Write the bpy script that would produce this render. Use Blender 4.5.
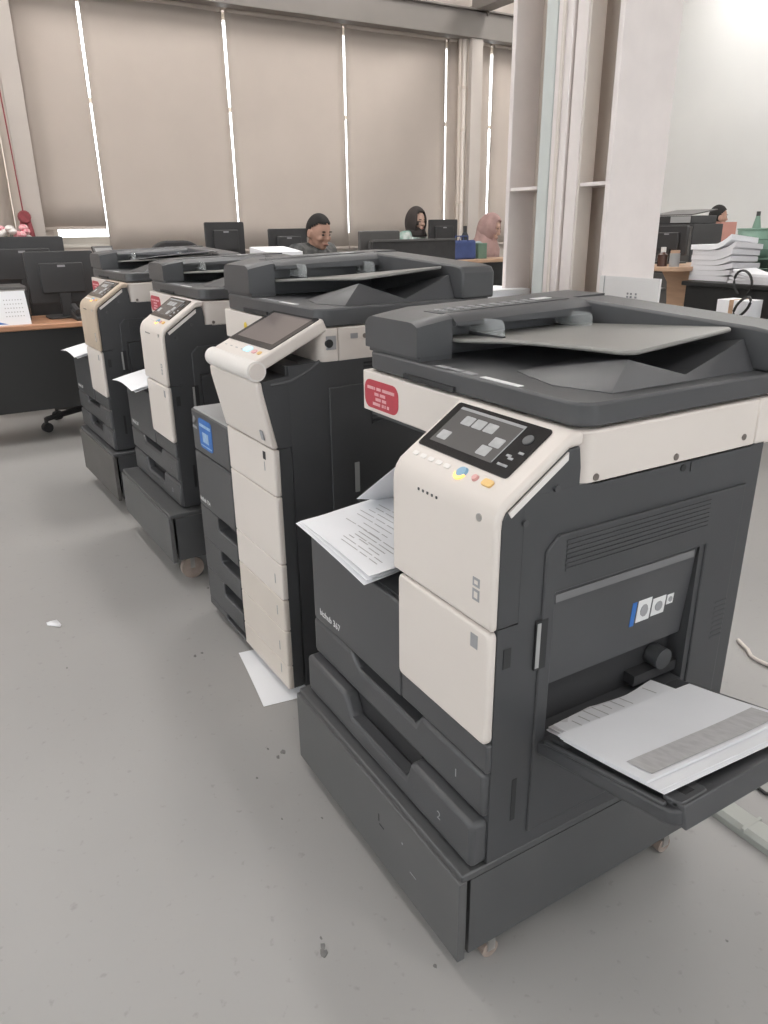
import bpy, bmesh, math, random
from mathutils import Vector, Matrix
random.seed(7)
for o in list(bpy.data.objects): bpy.data.objects.remove(o)
scene = bpy.context.scene
COL = scene.collection

# ------------------------------------------------------------------ camera
CAM = Vector((0.7203, -0.7444, 1.2022)); FPX = 745.93
RIGHT = Vector((0.51319689, 0.85818831, -0.01190738))
DOWN = Vector((0.30041029, -0.19260695, -0.9341607))
FWD = Vector((-0.80397924, 0.47583127, -0.35665388))
cd = bpy.data.cameras.new('camera'); cam = bpy.data.objects.new('camera', cd); COL.objects.link(cam)
cd.sensor_fit = 'VERTICAL'; cd.sensor_height = 36.0; cd.lens = FPX / 1024 * 36.0
cd.clip_start = 0.02; cd.clip_end = 200
Mx = Matrix((RIGHT, -DOWN, -FWD)).transposed().to_4x4(); Mx.translation = CAM
cam.matrix_world = Mx
scene.camera = cam

def at(u, v, ax, val):
    """photo pixel -> the point where its ray meets the plane coordinate[ax] = val"""
    d = RIGHT * ((u - 384) / FPX) + DOWN * ((v - 512) / FPX) + FWD
    return CAM + d * ((val - CAM[ax]) / d[ax])

# ------------------------------------------------------------------ world, exposure
w = bpy.data.worlds.new('sky'); scene.world = w; w.use_nodes = True
bg = w.node_tree.nodes['Background']; bg.inputs[0].default_value = (0.93, 0.97, 1.0, 1); bg.inputs[1].default_value = 5.0
vs = scene.view_settings
vs.view_transform = 'Standard'; vs.look = 'None'; vs.gamma = 1.0; vs.use_curve_mapping = False; vs.exposure = 0.04

LAMP_W = 29.0     # radiance of the ceiling panels
LAMPS_OFF = {(2, 0), (2, 1), (2, 2), (2, 3), (3, 0), (3, 3), (3, 4)}

# ------------------------------------------------------------------ materials
MATS = {}
def mat(name, col, rough=0.5, var=0.0, scale=8.0, bump=0.0, spec=0.5, metal=0.0, emit=None, alpha=None, trans=0.0, col2=None, bscale=None, stretch=None):
    if name in MATS: return MATS[name]
    m = bpy.data.materials.new(name); m.use_nodes = True
    nt = m.node_tree; b = nt.nodes['Principled BSDF']
    b.inputs['Base Color'].default_value = (*col, 1); b.inputs['Roughness'].default_value = rough
    b.inputs['Metallic'].default_value = metal; b.inputs['Specular IOR Level'].default_value = spec
    if trans: b.inputs['Transmission Weight'].default_value = trans
    if alpha is not None: b.inputs['Alpha'].default_value = alpha
    if emit: b.inputs['Emission Color'].default_value = (*emit[:3], 1); b.inputs['Emission Strength'].default_value = emit[3]
    if var or bump:
        tc = nt.nodes.new('ShaderNodeTexCoord'); n = nt.nodes.new('ShaderNodeTexNoise')
        n.inputs['Scale'].default_value = scale; n.inputs['Detail'].default_value = 5
        if stretch:
            mp = nt.nodes.new('ShaderNodeMapping'); mp.inputs['Scale'].default_value = stretch
            nt.links.new(tc.outputs['Object'], mp.inputs['Vector']); nt.links.new(mp.outputs['Vector'], n.inputs['Vector'])
        else: nt.links.new(tc.outputs['Object'], n.inputs['Vector'])
        if var:
            r = nt.nodes.new('ShaderNodeValToRGB')
            c2 = col2 if col2 else tuple(max(0, c * (1 - var)) for c in col)
            r.color_ramp.elements[0].color = (*c2, 1); r.color_ramp.elements[1].color = (*col, 1)
            r.color_ramp.elements[0].position = 0.35; r.color_ramp.elements[1].position = 0.65
            nt.links.new(n.outputs['Fac'], r.inputs['Fac']); nt.links.new(r.outputs['Color'], b.inputs['Base Color'])
        if bump:
            n2 = nt.nodes.new('ShaderNodeTexNoise'); n2.inputs['Scale'].default_value = bscale or scale * 6; n2.inputs['Detail'].default_value = 3
            nt.links.new(tc.outputs['Object'], n2.inputs['Vector'])
            bp = nt.nodes.new('ShaderNodeBump'); bp.inputs['Strength'].default_value = bump; bp.inputs['Distance'].default_value = 0.002
            nt.links.new(n2.outputs['Fac'], bp.inputs['Height']); nt.links.new(bp.outputs['Normal'], b.inputs['Normal'])
    MATS[name] = m
    return m

DARK = mat('dark_plastic', (0.074, 0.075, 0.079), 0.42, 0.12, 5, 0.10, bscale=900)
DARK2 = mat('darker_plastic', (0.058, 0.060, 0.064), 0.5, 0.1, 6, 0.1, bscale=900)
BLACK = mat('black_recess', (0.026, 0.026, 0.028), 0.6, 0.2, 10)
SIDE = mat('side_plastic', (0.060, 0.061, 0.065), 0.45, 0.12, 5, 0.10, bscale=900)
TRAYG = mat('grey_feed_tray', (0.24, 0.235, 0.22), 0.38, 0.08, 5)
TOPG = mat('light_grey_tray', (0.36, 0.36, 0.36), 0.5, 0.08, 6)
WHITE = mat('white_plastic', (0.70, 0.642, 0.597), 0.42, 0.03, 4, 0.05, bscale=900)
WHITE2 = mat('white_plastic_bright', (0.76, 0.725, 0.695), 0.4, 0.02, 4)
YELLOWED = mat('yellowed_plastic', (0.56, 0.46, 0.36), 0.5, 0.14, 7)
YELL2 = mat('aged_plastic', (0.66, 0.595, 0.535), 0.45, 0.06, 5)
GLASSB = mat('black_glass', (0.022, 0.021, 0.022), 0.12, 0.1, 3)
LCD = mat('lcd', (0.05, 0.048, 0.047), 0.2, 0.15, 5, emit=(0.30, 0.28, 0.27, 0.18))
LCD2 = mat('lcd_pinkish', (0.05, 0.045, 0.042), 0.16, 0.2, 4, emit=(0.42, 0.34, 0.32, 0.28))
ICON = mat('lcd_icon', (0.25, 0.25, 0.25), 0.4, 0.35, 60, emit=(0.5, 0.5, 0.5, 0.35))
PAPER = mat('paper', (0.86, 0.865, 0.89), 0.75, 0.03, 8)
PAPER2 = mat('paper_edge', (0.74, 0.73, 0.75), 0.8, 0.10, 60, stretch=(1, 1, 30))
INK = mat('ink', (0.30, 0.30, 0.32), 0.8, 0.4, 90)
INKP = mat('ink_grey', (0.52, 0.51, 0.51), 0.8, 0.2, 60)
TXTW = mat('print_white', (0.75, 0.75, 0.75), 0.6, 0.05, 20)
TXTG = mat('print_grey', (0.34, 0.34, 0.35), 0.6, 0.1, 20)
RED = mat('red_sticker', (0.46, 0.055, 0.075), 0.5, 0.12, 20)
BLUE = mat('blue_sticker', (0.04, 0.17, 0.52), 0.5, 0.2, 30)
BLUEL = mat('light_blue_print', (0.35, 0.52, 0.75), 0.5, 0.2, 60)
YELLOW = mat('yellow_sticker', (0.75, 0.55, 0.06), 0.5, 0.1, 30)
PINKD = mat('pink_text', (0.78, 0.45, 0.47), 0.6, 0.1, 30)
STAND = mat('stand_laminate', (0.086, 0.087, 0.089), 0.42, 0.1, 5, 0.06, bscale=500)
STANDF = mat('stand_front_laminate', (0.104, 0.104, 0.105), 0.45, 0.1, 5, 0.06, bscale=500)
STANDB = mat('worn_stand_laminate', (0.108, 0.102, 0.098), 0.5, 0.14, 6, 0.05, bscale=500)
CAST = mat('caster_rubber', (0.36, 0.29, 0.25), 0.5, 0.25, 40)
CHROME = mat('metal', (0.5, 0.49, 0.48), 0.3, 0.1, 30, metal=0.8)
SCREW = mat('screw', (0.24, 0.21, 0.19), 0.4, 0.2, 60, metal=0.5)
CLEAR = mat('clear_plastic', (0.75, 0.78, 0.78), 0.08, 0.03, 6, alpha=0.22)
STEEL = mat('cream_steel_paint', (0.73, 0.665, 0.605), 0.5, 0.05, 3, 0.15, bscale=60)
BEAMP = mat('dimmed_beam_paint', (0.225, 0.203, 0.186), 0.55, 0.05, 3)  # cream beams darkened: the dimmer light up there is in the colour
WCOL = mat('beige_wall_column_paint', (0.50, 0.45, 0.41), 0.55, 0.05, 3)
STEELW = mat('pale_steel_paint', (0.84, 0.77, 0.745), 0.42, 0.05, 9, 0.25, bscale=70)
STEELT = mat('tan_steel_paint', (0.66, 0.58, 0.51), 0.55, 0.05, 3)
PIPEB = mat('pale_blue_pipe', (0.63, 0.66, 0.64), 0.4, 0.05, 5)
BLIND = mat('blind_fabric', (0.53, 0.463, 0.412), 0.85, 0.05, 2.2, 0.12, bscale=700, spec=0.15)
WALLW = mat('white_wall', (0.75, 0.755, 0.74), 0.7, 0.04, 1.0)
WALLB = mat('beige_wall', (0.55, 0.49, 0.44), 0.7, 0.05, 1.5)
CEILM = mat('grey_ceiling', (0.42, 0.39, 0.37), 0.7, 0.1, 1.0)
SILLM = mat('window_frame_paint', (0.62, 0.58, 0.52), 0.5, 0.05, 4)
PANE = mat('window_glass', (0.95, 0.97, 1.0), 0.03, 0.02, 1, alpha=0.08)
WOOD = mat('orange_wood', (0.50, 0.26, 0.15), 0.4, 0.25, 4, stretch=(10, 1, 1))
WOOD2 = mat('tan_wood', (0.55, 0.36, 0.24), 0.45, 0.2, 4, stretch=(1, 1, 6))
DESKB = mat('black_desk_panel', (0.016, 0.016, 0.016), 0.5, 0.12, 3)
MONB = mat('monitor_plastic', (0.040, 0.039, 0.040), 0.45, 0.12, 6)
MONG = mat('monitor_grey_plastic', (0.10, 0.095, 0.092), 0.4, 0.12, 6)
SCR = mat('monitor_screen', (0.045, 0.043, 0.043), 0.25, 0.1, 3)
FABB = mat('black_fabric', (0.045, 0.043, 0.043), 0.9, 0.15, 30, 0.3, bscale=500)
GREENP = mat('green_plastic', (0.19, 0.31, 0.24), 0.45, 0.12, 12)
BLUEB = mat('blue_bag', (0.048, 0.075, 0.21), 0.7, 0.2, 12, 0.3, bscale=80)
SKIN = mat('skin', (0.46, 0.27, 0.20), 0.55, 0.08, 20)
SKINL = mat('skin_light', (0.55, 0.36, 0.28), 0.55, 0.08, 20)
HAIR = mat('black_hair', (0.014, 0.012, 0.011), 0.85, 0.3, 60, 0.3, bscale=300)
CAMO = mat('patterned_shirt', (0.15, 0.15, 0.145), 0.85, 0.7, 16, col2=(0.022, 0.024, 0.025))
GREENT = mat('green_white_shirt', (0.62, 0.66, 0.63), 0.8, 0.7, 14, col2=(0.13, 0.30, 0.23))
NAVY = mat('dark_blouse', (0.05, 0.055, 0.065), 0.85, 0.2, 20)
TEAL = mat('pale_blue_blouse', (0.36, 0.44, 0.46), 0.85, 0.2, 20)
HIJB = mat('charcoal_hijab', (0.055, 0.045, 0.042), 0.9, 0.25, 14, 0.3, bscale=60)
HIJP = mat('dusty_pink_hijab', (0.40, 0.26, 0.24), 0.9, 0.2, 14, 0.3, bscale=60)
TROU = mat('dark_trousers', (0.03, 0.03, 0.035), 0.9, 0.2, 14)
EYE = mat('dark_eye', (0.015, 0.012, 0.01), 0.3, 0.1, 30)
LIP = mat('lips', (0.36, 0.16, 0.13), 0.5, 0.1, 40)
CABLE = mat('black_cable', (0.025, 0.025, 0.025), 0.5, 0.1, 20)
CABLEW = mat('white_cable', (0.70, 0.64, 0.60), 0.5, 0.05, 20)
TRUNK = mat('grey_trunking', (0.40, 0.41, 0.38), 0.5, 0.06, 8)
STAIN = mat('dark_smudge', (0.20, 0.195, 0.19), 0.8, 0.3, 60)
ORAN = mat('orange_led', (0.8, 0.45, 0.15), 0.4, 0.1, 30, emit=(1.0, 0.55, 0.15, 1.2))
SKYB = mat('blue_key', (0.25, 0.45, 0.62), 0.4, 0.1, 30)
PINKK = mat('pink_key', (0.72, 0.38, 0.36), 0.4, 0.1, 30)
YELK = mat('yellow_key', (0.80, 0.52, 0.18), 0.4, 0.1, 30)
CYANL = mat('cyan_lit_key', (0.45, 0.75, 0.9), 0.4, 0.1, 30, emit=(0.55, 0.85, 1.0, 0.6))
RIBB = mat('dark_red_ribbon', (0.30, 0.06, 0.07), 0.7, 0.3, 20)
FLOW = mat('pink_petal', (0.62, 0.13, 0.18), 0.7, 0.4, 40, col2=(0.85, 0.6, 0.6))
LAMPM = mat('lamp_diffuser', (0.9, 0.9, 0.9), 0.5, 0.02, 2, emit=(1.0, 0.972, 0.945, LAMP_W))

nt = BLIND.node_tree; b0 = nt.nodes['Principled BSDF']; outn = [n for n in nt.nodes if n.type == 'OUTPUT_MATERIAL'][0]
tl = nt.nodes.new('ShaderNodeBsdfTranslucent'); tl.inputs['Color'].default_value = (0.60, 0.50, 0.43, 1); mxs = nt.nodes.new('ShaderNodeMixShader'); mxs.inputs[0].default_value = 0.02
nt.links.new(b0.outputs[0], mxs.inputs[1]); nt.links.new(tl.outputs[0], mxs.inputs[2]); nt.links.new(mxs.outputs[0], outn.inputs['Surface'])
# epoxy floor: pale grey, faint patches
def floor_material():
    m = bpy.data.materials.new('epoxy_floor'); m.use_nodes = True; nt = m.node_tree; b = nt.nodes['Principled BSDF']
    tc = nt.nodes.new('ShaderNodeTexCoord')
    n1 = nt.nodes.new('ShaderNodeTexNoise'); n1.inputs['Scale'].default_value = 0.9; n1.inputs['Detail'].default_value = 4
    n2 = nt.nodes.new('ShaderNodeTexNoise'); n2.inputs['Scale'].default_value = 45; n2.inputs['Detail'].default_value = 4
    r = nt.nodes.new('ShaderNodeValToRGB')
    r.color_ramp.elements[0].position = 0.3; r.color_ramp.elements[0].color = (0.318, 0.310, 0.300, 1)
    r.color_ramp.elements[1].position = 0.7; r.color_ramp.elements[1].color = (0.350, 0.340, 0.328, 1)
    r2 = nt.nodes.new('ShaderNodeValToRGB')
    r2.color_ramp.elements[0].position = 0.26; r2.color_ramp.elements[0].color = (0.80, 0.80, 0.80, 1)
    r2.color_ramp.elements[1].position = 0.36; r2.color_ramp.elements[1].color = (1, 1, 1, 1)
    mx = nt.nodes.new('ShaderNodeMix'); mx.data_type = 'RGBA'; mx.blend_type = 'MULTIPLY'; mx.inputs[0].default_value = 0.8
    for n in (n1, n2): nt.links.new(tc.outputs['Object'], n.inputs['Vector'])
    nt.links.new(n1.outputs['Fac'], r.inputs['Fac']); nt.links.new(n2.outputs['Fac'], r2.inputs['Fac'])
    nt.links.new(r.outputs['Color'], mx.inputs[6]); nt.links.new(r2.outputs['Color'], mx.inputs[7])
    nt.links.new(mx.outputs[2], b.inputs['Base Color'])
    b.inputs['Roughness'].default_value = 0.38; b.inputs['Specular IOR Level'].default_value = 0.4
    return m
FLOORM = floor_material()

# ------------------------------------------------------------------ mesh helpers
class MB:
    def __init__(s): s.v = []; s.f = []
    def add(s, vs, fs):
        k = len(s.v); s.v += [tuple(p) for p in vs]; s.f += [tuple(i + k for i in f) for f in fs]; return s
    def box(s, x0, x1, y0, y1, z0, z1):
        return s.add([(x, y, z) for z in (z0, z1) for y in (y0, y1) for x in (x0, x1)],
                     [(0, 2, 3, 1), (4, 5, 7, 6), (0, 1, 5, 4), (2, 6, 7, 3), (0, 4, 6, 2), (1, 3, 7, 5)])
    def prism(s, ax, pts, a0, a1):
        n = len(pts)
        def P(p, a): return {'x': (a, p[0], p[1]), 'y': (p[0], a, p[1]), 'z': (p[0], p[1], a)}[ax]
        return s.add([P(p, a0) for p in pts] + [P(p, a1) for p in pts],
                     [tuple(range(n)), tuple(range(2 * n - 1, n - 1, -1))] + [(i, i + n, (i + 1) % n + n, (i + 1) % n) for i in range(n)])
    def cyl(s, p0, p1, r0, r1=None, n=16, caps=True):
        p0 = Vector(p0); p1 = Vector(p1); r1 = r0 if r1 is None else r1
        d = (p1 - p0).normalized(); a = d.orthogonal().normalized(); b = d.cross(a)
        vs = [p0 + (a * math.cos(t) + b * math.sin(t)) * r0 for t in [2 * math.pi * i / n for i in range(n)]]
        vs += [p1 + (a * math.cos(t) + b * math.sin(t)) * r1 for t in [2 * math.pi * i / n for i in range(n)]]
        fs = [(i, (i + 1) % n, (i + 1) % n + n, i + n) for i in range(n)]
        if caps: fs += [tuple(range(n - 1, -1, -1)), tuple(range(n, 2 * n))]
        return s.add(vs, fs)
    def tube(s, pts, r, n=8):
        pts = [Vector(p) for p in pts]; rings = []
        for i, p in enumerate(pts):
            d = (pts[min(i + 1, len(pts) - 1)] - pts[max(i - 1, 0)]).normalized()
            a = d.cross(Vector((0, 0, 1)))
            a = (d.orthogonal() if a.length < 1e-3 else a).normalized(); b = d.cross(a)
            rings.append([p + (a * math.cos(2 * math.pi * k / n) + b * math.sin(2 * math.pi * k / n)) * r for k in range(n)])
        vs = [q for R_ in rings for q in R_]; fs = []
        for i in range(len(pts) - 1):
            for k in range(n): fs.append((i * n + k, i * n + (k + 1) % n, (i + 1) * n + (k + 1) % n, (i + 1) * n + k))
        fs += [tuple(range(n - 1, -1, -1)), tuple(range((len(pts) - 1) * n, len(pts) * n))]
        return s.add(vs, fs)
    def ell(s, c, r, seg=16, rings=10, rot=None, keep=None):
        c = Vector(c); vs = []; fs = []
        dirs = []
        for j in range(rings + 1):
            th = math.pi * j / rings
            for i in range(seg):
                ph = 2 * math.pi * i / seg
                d = Vector((math.sin(th) * math.cos(ph), math.sin(th) * math.sin(ph), math.cos(th)))
                dirs.append(d); q = Vector((d.x * r[0], d.y * r[1], d.z * r[2]))
                if rot: q = rot @ q
                vs.append(c + q)
        for j in range(rings):
            for i in range(seg):
                f = (j * seg + i, (j + 1) * seg + i, (j + 1) * seg + (i + 1) % seg, j * seg + (i + 1) % seg)
                if keep and not keep(sum((dirs[k] for k in f), Vector()) / 4): continue
                fs.append(f)
        return s.add(vs, fs)
    def grid(s, fn, nu, nv, thick=0.0):
        vs = [Vector(fn(i / nu, j / nv)) for j in range(nv + 1) for i in range(nu + 1)]
        fs = [(j * (nu + 1) + i, j * (nu + 1) + i + 1, (j + 1) * (nu + 1) + i + 1, (j + 1) * (nu + 1) + i) for j in range(nv) for i in range(nu)]
        if thick:
            n = len(vs); vs2 = [p - Vector((0, 0, thick)) for p in vs]
            fs2 = [tuple(k + n for k in reversed(f)) for f in fs]
            rim = [i for i in range(nu + 1)] + [j * (nu + 1) + nu for j in range(1, nv + 1)] + [nv * (nu + 1) + i for i in range(nu - 1, -1, -1)] + [j * (nu + 1) for j in range(nv - 1, 0, -1)]
            fs3 = [(rim[(i + 1) % len(rim)], rim[i], rim[i] + n, rim[(i + 1) % len(rim)] + n) for i in range(len(rim))]
            return s.add(vs + vs2, fs + fs2 + fs3)
        return s.add(vs, fs)
    def xf(s, M_):
        s.v = [tuple(M_ @ Vector(p)) for p in s.v]; return s
    def build(s, name, m, parent=None, bevel=0.0, seg=2, angle=35, remesh=0.0, solid=0.0, fix=True):
        me = bpy.data.meshes.new(name)
        bm = bmesh.new(); vv = [bm.verts.new(p) for p in s.v]
        for f in s.f:
            try: bm.faces.new([vv[i] for i in dict.fromkeys(f)])
            except ValueError: pass
        if remesh == 0: bmesh.ops.remove_doubles(bm, verts=bm.verts, dist=1e-6) if not fix is None else None
        if fix: bmesh.ops.recalc_face_normals(bm, faces=bm.faces)
        bm.to_mesh(me); bm.free()
        me.materials.append(m)
        for p in me.polygons: p.use_smooth = True
        me.set_sharp_from_angle(angle=math.radians(angle))
        o = bpy.data.objects.new(name, me); COL.objects.link(o)
        if parent: o.parent = parent
        if solid:
            md = o.modifiers.new('solidify', 'SOLIDIFY'); md.thickness = solid; md.offset = 0
        if bevel:
            md = o.modifiers.new('bevel', 'BEVEL'); md.width = bevel; md.segments = seg; md.limit_method = 'ANGLE'; md.angle_limit = math.radians(40); md.use_clamp_overlap = True
        if remesh:
            md = o.modifiers.new('remesh', 'REMESH'); md.mode = 'VOXEL'; md.voxel_size = remesh; md.use_smooth_shade = True
            md = o.modifiers.new('smooth', 'SMOOTH'); md.iterations = 3; md.factor = 0.5
        return o

def tag(o, label, cat, group=None):
    o['label'] = label; o['category'] = cat
    if group: o['group'] = group
    return o
def thing(name, label, cat, loc=(0, 0, 0), rz=0.0, group=None):
    o = bpy.data.objects.new(name, None); COL.objects.link(o); o.empty_display_size = 0.1
    o.location = loc; o.rotation_euler = (0, 0, rz)
    return tag(o, label, cat, group)
def struct(o, label=None):
    o['kind'] = 'structure'
    if label: o['label'] = label
    return o
def dup(root, label, loc=None, rz=None):
    def cp(o, par):
        c = o.copy(); COL.objects.link(c); c.parent = par
        for ch in o.children: cp(ch, c)
        return c
    r = cp(root, None); r['label'] = label
    if loc is not None: r.location = loc
    if rz is not None: r.rotation_euler = (0, 0, rz)
    return r
def B(name, m, parent, *b, bevel=0.0, seg=2): return MB().box(*b).build(name, m, parent, bevel=bevel, seg=seg)
def frame_xf(o, u, v):
    """matrix taking (a, b, c) to o + a*u + b*v + c*(u x v)"""
    u = Vector(u).normalized(); v = Vector(v).normalized(); n = u.cross(v)
    M_ = Matrix((u, v, n)).transposed().to_4x4(); M_.translation = Vector(o); return M_
def text(name, s, size, m, parent, o, u, v, ext=0.0003, align='LEFT', sx=1.0):
    cu = bpy.data.curves.new(name, 'FONT'); cu.body = s; cu.size = size; cu.extrude = ext; cu.align_x = align; cu.resolution_u = 2
    t = bpy.data.objects.new(name, cu); COL.objects.link(t)
    bpy.context.view_layer.update()
    me = bpy.data.meshes.new_from_object(t.evaluated_get(bpy.context.evaluated_depsgraph_get()))
    bpy.data.objects.remove(t); bpy.data.curves.remove(cu)
    me.name = name; me.transform(frame_xf(o, u, v) @ Matrix.Diagonal((sx, 1, 1, 1)))
    me.materials.clear(); me.materials.append(m)
    ob = bpy.data.objects.new(name, me); COL.objects.link(ob); ob.parent = parent
    return ob
def rrect(x0, x1, y0, y1, r, n=5, corners=(1, 1, 1, 1)):
    pts = []
    for k, (cx, cy, a0) in enumerate([(x1 - r, y0 + r, -90), (x1 - r, y1 - r, 0), (x0 + r, y1 - r, 90), (x0 + r, y0 + r, 180)]):
        if corners[k]:
            for i in range(n + 1):
                a = math.radians(a0 + 90 * i / n); pts.append((cx + r * math.cos(a), cy + r * math.sin(a)))
        else: pts.append([(x1, y0), (x1, y1), (x0, y1), (x0, y0)][k])
    return pts

# ------------------------------------------------------------------ the room
XW, YB, XR, YF, ZC = -7.0, 8.0, 5.0, -4.5, 4.4
struct(MB().box(XW - .3, XR + .3, YF - .3, YB + .3, -.1, 0).build('floor', FLOORM))
struct(MB().box(XW - .3, XR + .3, YF - .3, YB + .3, ZC, ZC + .1).build('ceiling', CEILM))
struct(MB().box(XW - .3, XR + .3, YB, YB + .2, 0, ZC).build('wall_back', WALLW))
# walls behind the viewer, each with an unseen window added to light the copiers
FW = (-3.0, 2.0, 1.1, 2.8); RW = (-2.6, 3.6, 1.0, 2.8)
struct(MB().box(XR, XR + .2, YF, RW[0], 0, ZC).box(XR, XR + .2, RW[1], YB, 0, ZC).box(XR, XR + .2, RW[0], RW[1], 0, RW[2]).box(XR, XR + .2, RW[0], RW[1], RW[3], ZC).build('wall_right', WALLW))
struct(MB().box(XW - .2, FW[0], YF - .2, YF, 0, ZC).box(FW[1], XR, YF - .2, YF, 0, ZC).box(FW[0], FW[1], YF - .2, YF, 0, FW[2]).box(FW[0], FW[1], YF - .2, YF, FW[3], ZC).build('wall_front', WALLW))
def fill_window(name, a, b, z0, z1, n, put):
    fr = MB(); fr.box(a, b, -.03, .03, z0, z0 + .05); fr.box(a, b, -.03, .03, z1 - .05, z1)
    wn = struct(fr.xf(put).build(name, SILLM))
    for i in range(n + 1):
        c = min(max(a + (b - a) * i / n, a + .025), b - .025)
        MB().box(c - .025, c + .025, -.028, .028, z0 + .05, z1 - .05).xf(put).build('mullion', SILLM, wn)
    for i in range(n):
        MB().box(a + (b - a) * i / n + .025, a + (b - a) * (i + 1) / n - .025, -.002, .002, z0 + .05, z1 - .05).xf(put).build('pane', PANE, wn)
fill_window('window_4', FW[0], FW[1], FW[2], FW[3], 4, Matrix.Translation((0, YF - .1, 0)))  # unseen, added as frontal fill for the copier fronts
fill_window('window_5', RW[0], RW[1], RW[2], RW[3], 4, Matrix.Translation((XR + .1, 0, 0)) @ Matrix.Rotation(math.pi / 2, 4, 'Z'))  # unseen, sized to brighten the faces turned to the right wall
# wall behind the blinds, with one window opening per bay
ZS, ZT = 1.09, 3.11
yL = [at(u, 150, 0, XW).y for u in (97, 233, 346.5, 445)]
bw = (yL[3] - yL[0]) / 3
y_col_l = at(13, 150, 0, -6.8).y; y_col_r = at(32.5, 150, 0, -6.8).y
wl = MB()
wl.box(XW - .25, XW - .05, YF, YB, 0, ZS); wl.box(XW - .25, XW - .05, YF, YB, ZT, ZC)
edges = [-2.2, y_col_l - .05, y_col_r + .1, yL[3] + .19, yL[3] + .42, 7.2]
wl.box(XW - .25, XW - .05, YF, edges[0], ZS, ZT)
wl.box(XW - .25, XW - .05, edges[1], edges[2], ZS, ZT)
wl.box(XW - .25, XW - .05, edges[3], edges[4], ZS, ZT)
wl.box(XW - .25, XW - .05, edges[5], YB, ZS, ZT)
struct(wl.build('wall_left', WALLB))
bays = [(edges[0], edges[1], 2), (edges[2], edges[3], 4), (edges[4], edges[5], 2)]
for k, (a, b, n) in enumerate(bays):
    fr = MB(); fr.box(XW - .20, XW - .12, a, b, ZS, ZS + .06); fr.box(XW - .20, XW - .12, a, b, ZT - .06, ZT)
    wn = struct(fr.build('window_%d' % (k + 1), SILLM))
    for i in range(n + 1):
        y = a + (b - a) * i / n; y = min(max(y, a + .025), b - .025)
        B('mullion', SILLM, wn, XW - .19, XW - .13, y - .025, y + .025, ZS + .06, ZT - .06)
    B('transom', SILLM, wn, XW - .185, XW - .135, a, b, 2.28, 2.32)
    for i in range(n):
        y0 = a + (b - a) * i / n + .02; y1 = a + (b - a) * (i + 1) / n - .02
        B('pane', PANE, wn, XW - .162, XW - .158, y0, y1, ZS + .06, ZT - .06)
    B('sill', SILLM, wn, XW - .25, XW - .04, a, b, ZS - .03, ZS)
# roller blinds: cloth, tube at the top, bar at the bottom; they taper a little so the slits widen upwards
def blind(y0, y1, zb, label, g0=(.005, .011), g1=(.005, .011)):
    t = thing('roller_blind', label, 'blind', (XW, (y0 + y1) / 2, zb), 0, 'roller blinds along the window wall')
    c = (y0 + y1) / 2; h = ZT - zb
    f = MB()
    def fn(u, v):
        lo = y0 + g0[0] + (g0[1] - g0[0]) * v; hi = y1 - g1[0] - (g1[1] - g1[0]) * v
        return (0.02 * 0 + .004 * math.sin(u * 9 + v * 2), lo + (hi - lo) * u - c, v * h)
    f.grid(fn, 14, 8); f.build('cloth', BLIND, t, solid=.003)
    MB().cyl((-.01, y0 + .03 - c, h), (-.01, y1 - .03 - c, h), .03, n=12).build('tube', BLIND, t)
    B('bottom_bar', BLIND, t, -.01, .01, y0 + .008 - c, y1 - .008 - c, -.012, .012)
    return t
zb = 1.0
zlow = at(75, 228, 0, XW).z
blind(edges[0] - .05, y_col_l - .06, zb, 'beige roller blind left of the left wall column')
blind(y_col_r + .02, yL[0], zlow, 'beige roller blind stopping short above a bright window strip', g0=(0, 0), g1=(.005, .015))
blind(yL[0], yL[1], zb, 'wide beige roller blind second from the left wall column', g1=(.006, .014))
blind(yL[1], yL[2], zb, 'beige roller blind behind the man at his desk', g0=(.006, .014))
blind(yL[2], yL[3], zb, 'beige roller blind behind the woman in the dark headscarf')
blind(yL[3], edges[3] - .03, zb, 'narrow beige roller blind beside the wall pipes', g1=(0, 0))
y5 = at(488.5, 150, 0, XW).y
blind(edges[4] - .02, y5 - .006, zb, 'slim beige roller blind right of the far wall column')
blind(y5 + .006, edges[5] + .05, zb, 'beige roller blind nearest the white end wall')
# steel: wall beam, wall columns, cross beam
tr = struct(MB().box(-6.92, -6.78, YF, YB, 3.10, 3.345).build('trim_1', BEAMP, bevel=.004))
B('flange', BEAMP, tr, -6.96, -6.74, YF, YB, 3.345, 3.36)
y6 = at(472, 60, 0, -6.8).y; y7 = at(483, 60, 0, -6.8).y
t2 = struct(MB().box(-6.86, -6.80, y6, y7, 0, 3.40).build('trim_2', WCOL, bevel=.004))
t3 = struct(MB().box(-6.86, -6.80, y_col_l, y_col_r, 0, 3.10).build('trim_3', WCOL, bevel=.004))
B('web', STEELT, t3, -6.94, -6.86, (y_col_l + y_col_r) / 2 - .01, (y_col_l + y_col_r) / 2 + .01, 0, 3.10)
t4 = struct(MB().box(-6.8, 1.0, y6 - .02, y7 + .02, 3.345, 3.62).build('trim_4', BEAMP, bevel=.004))
MB().cyl((-6.72, (y6 + y7) / 2 + .06, 3.30), (-6.72, (y6 + y7) / 2 + .06, 3.36), .014, n=8).build('bolt', SCREW, t4)
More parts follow.
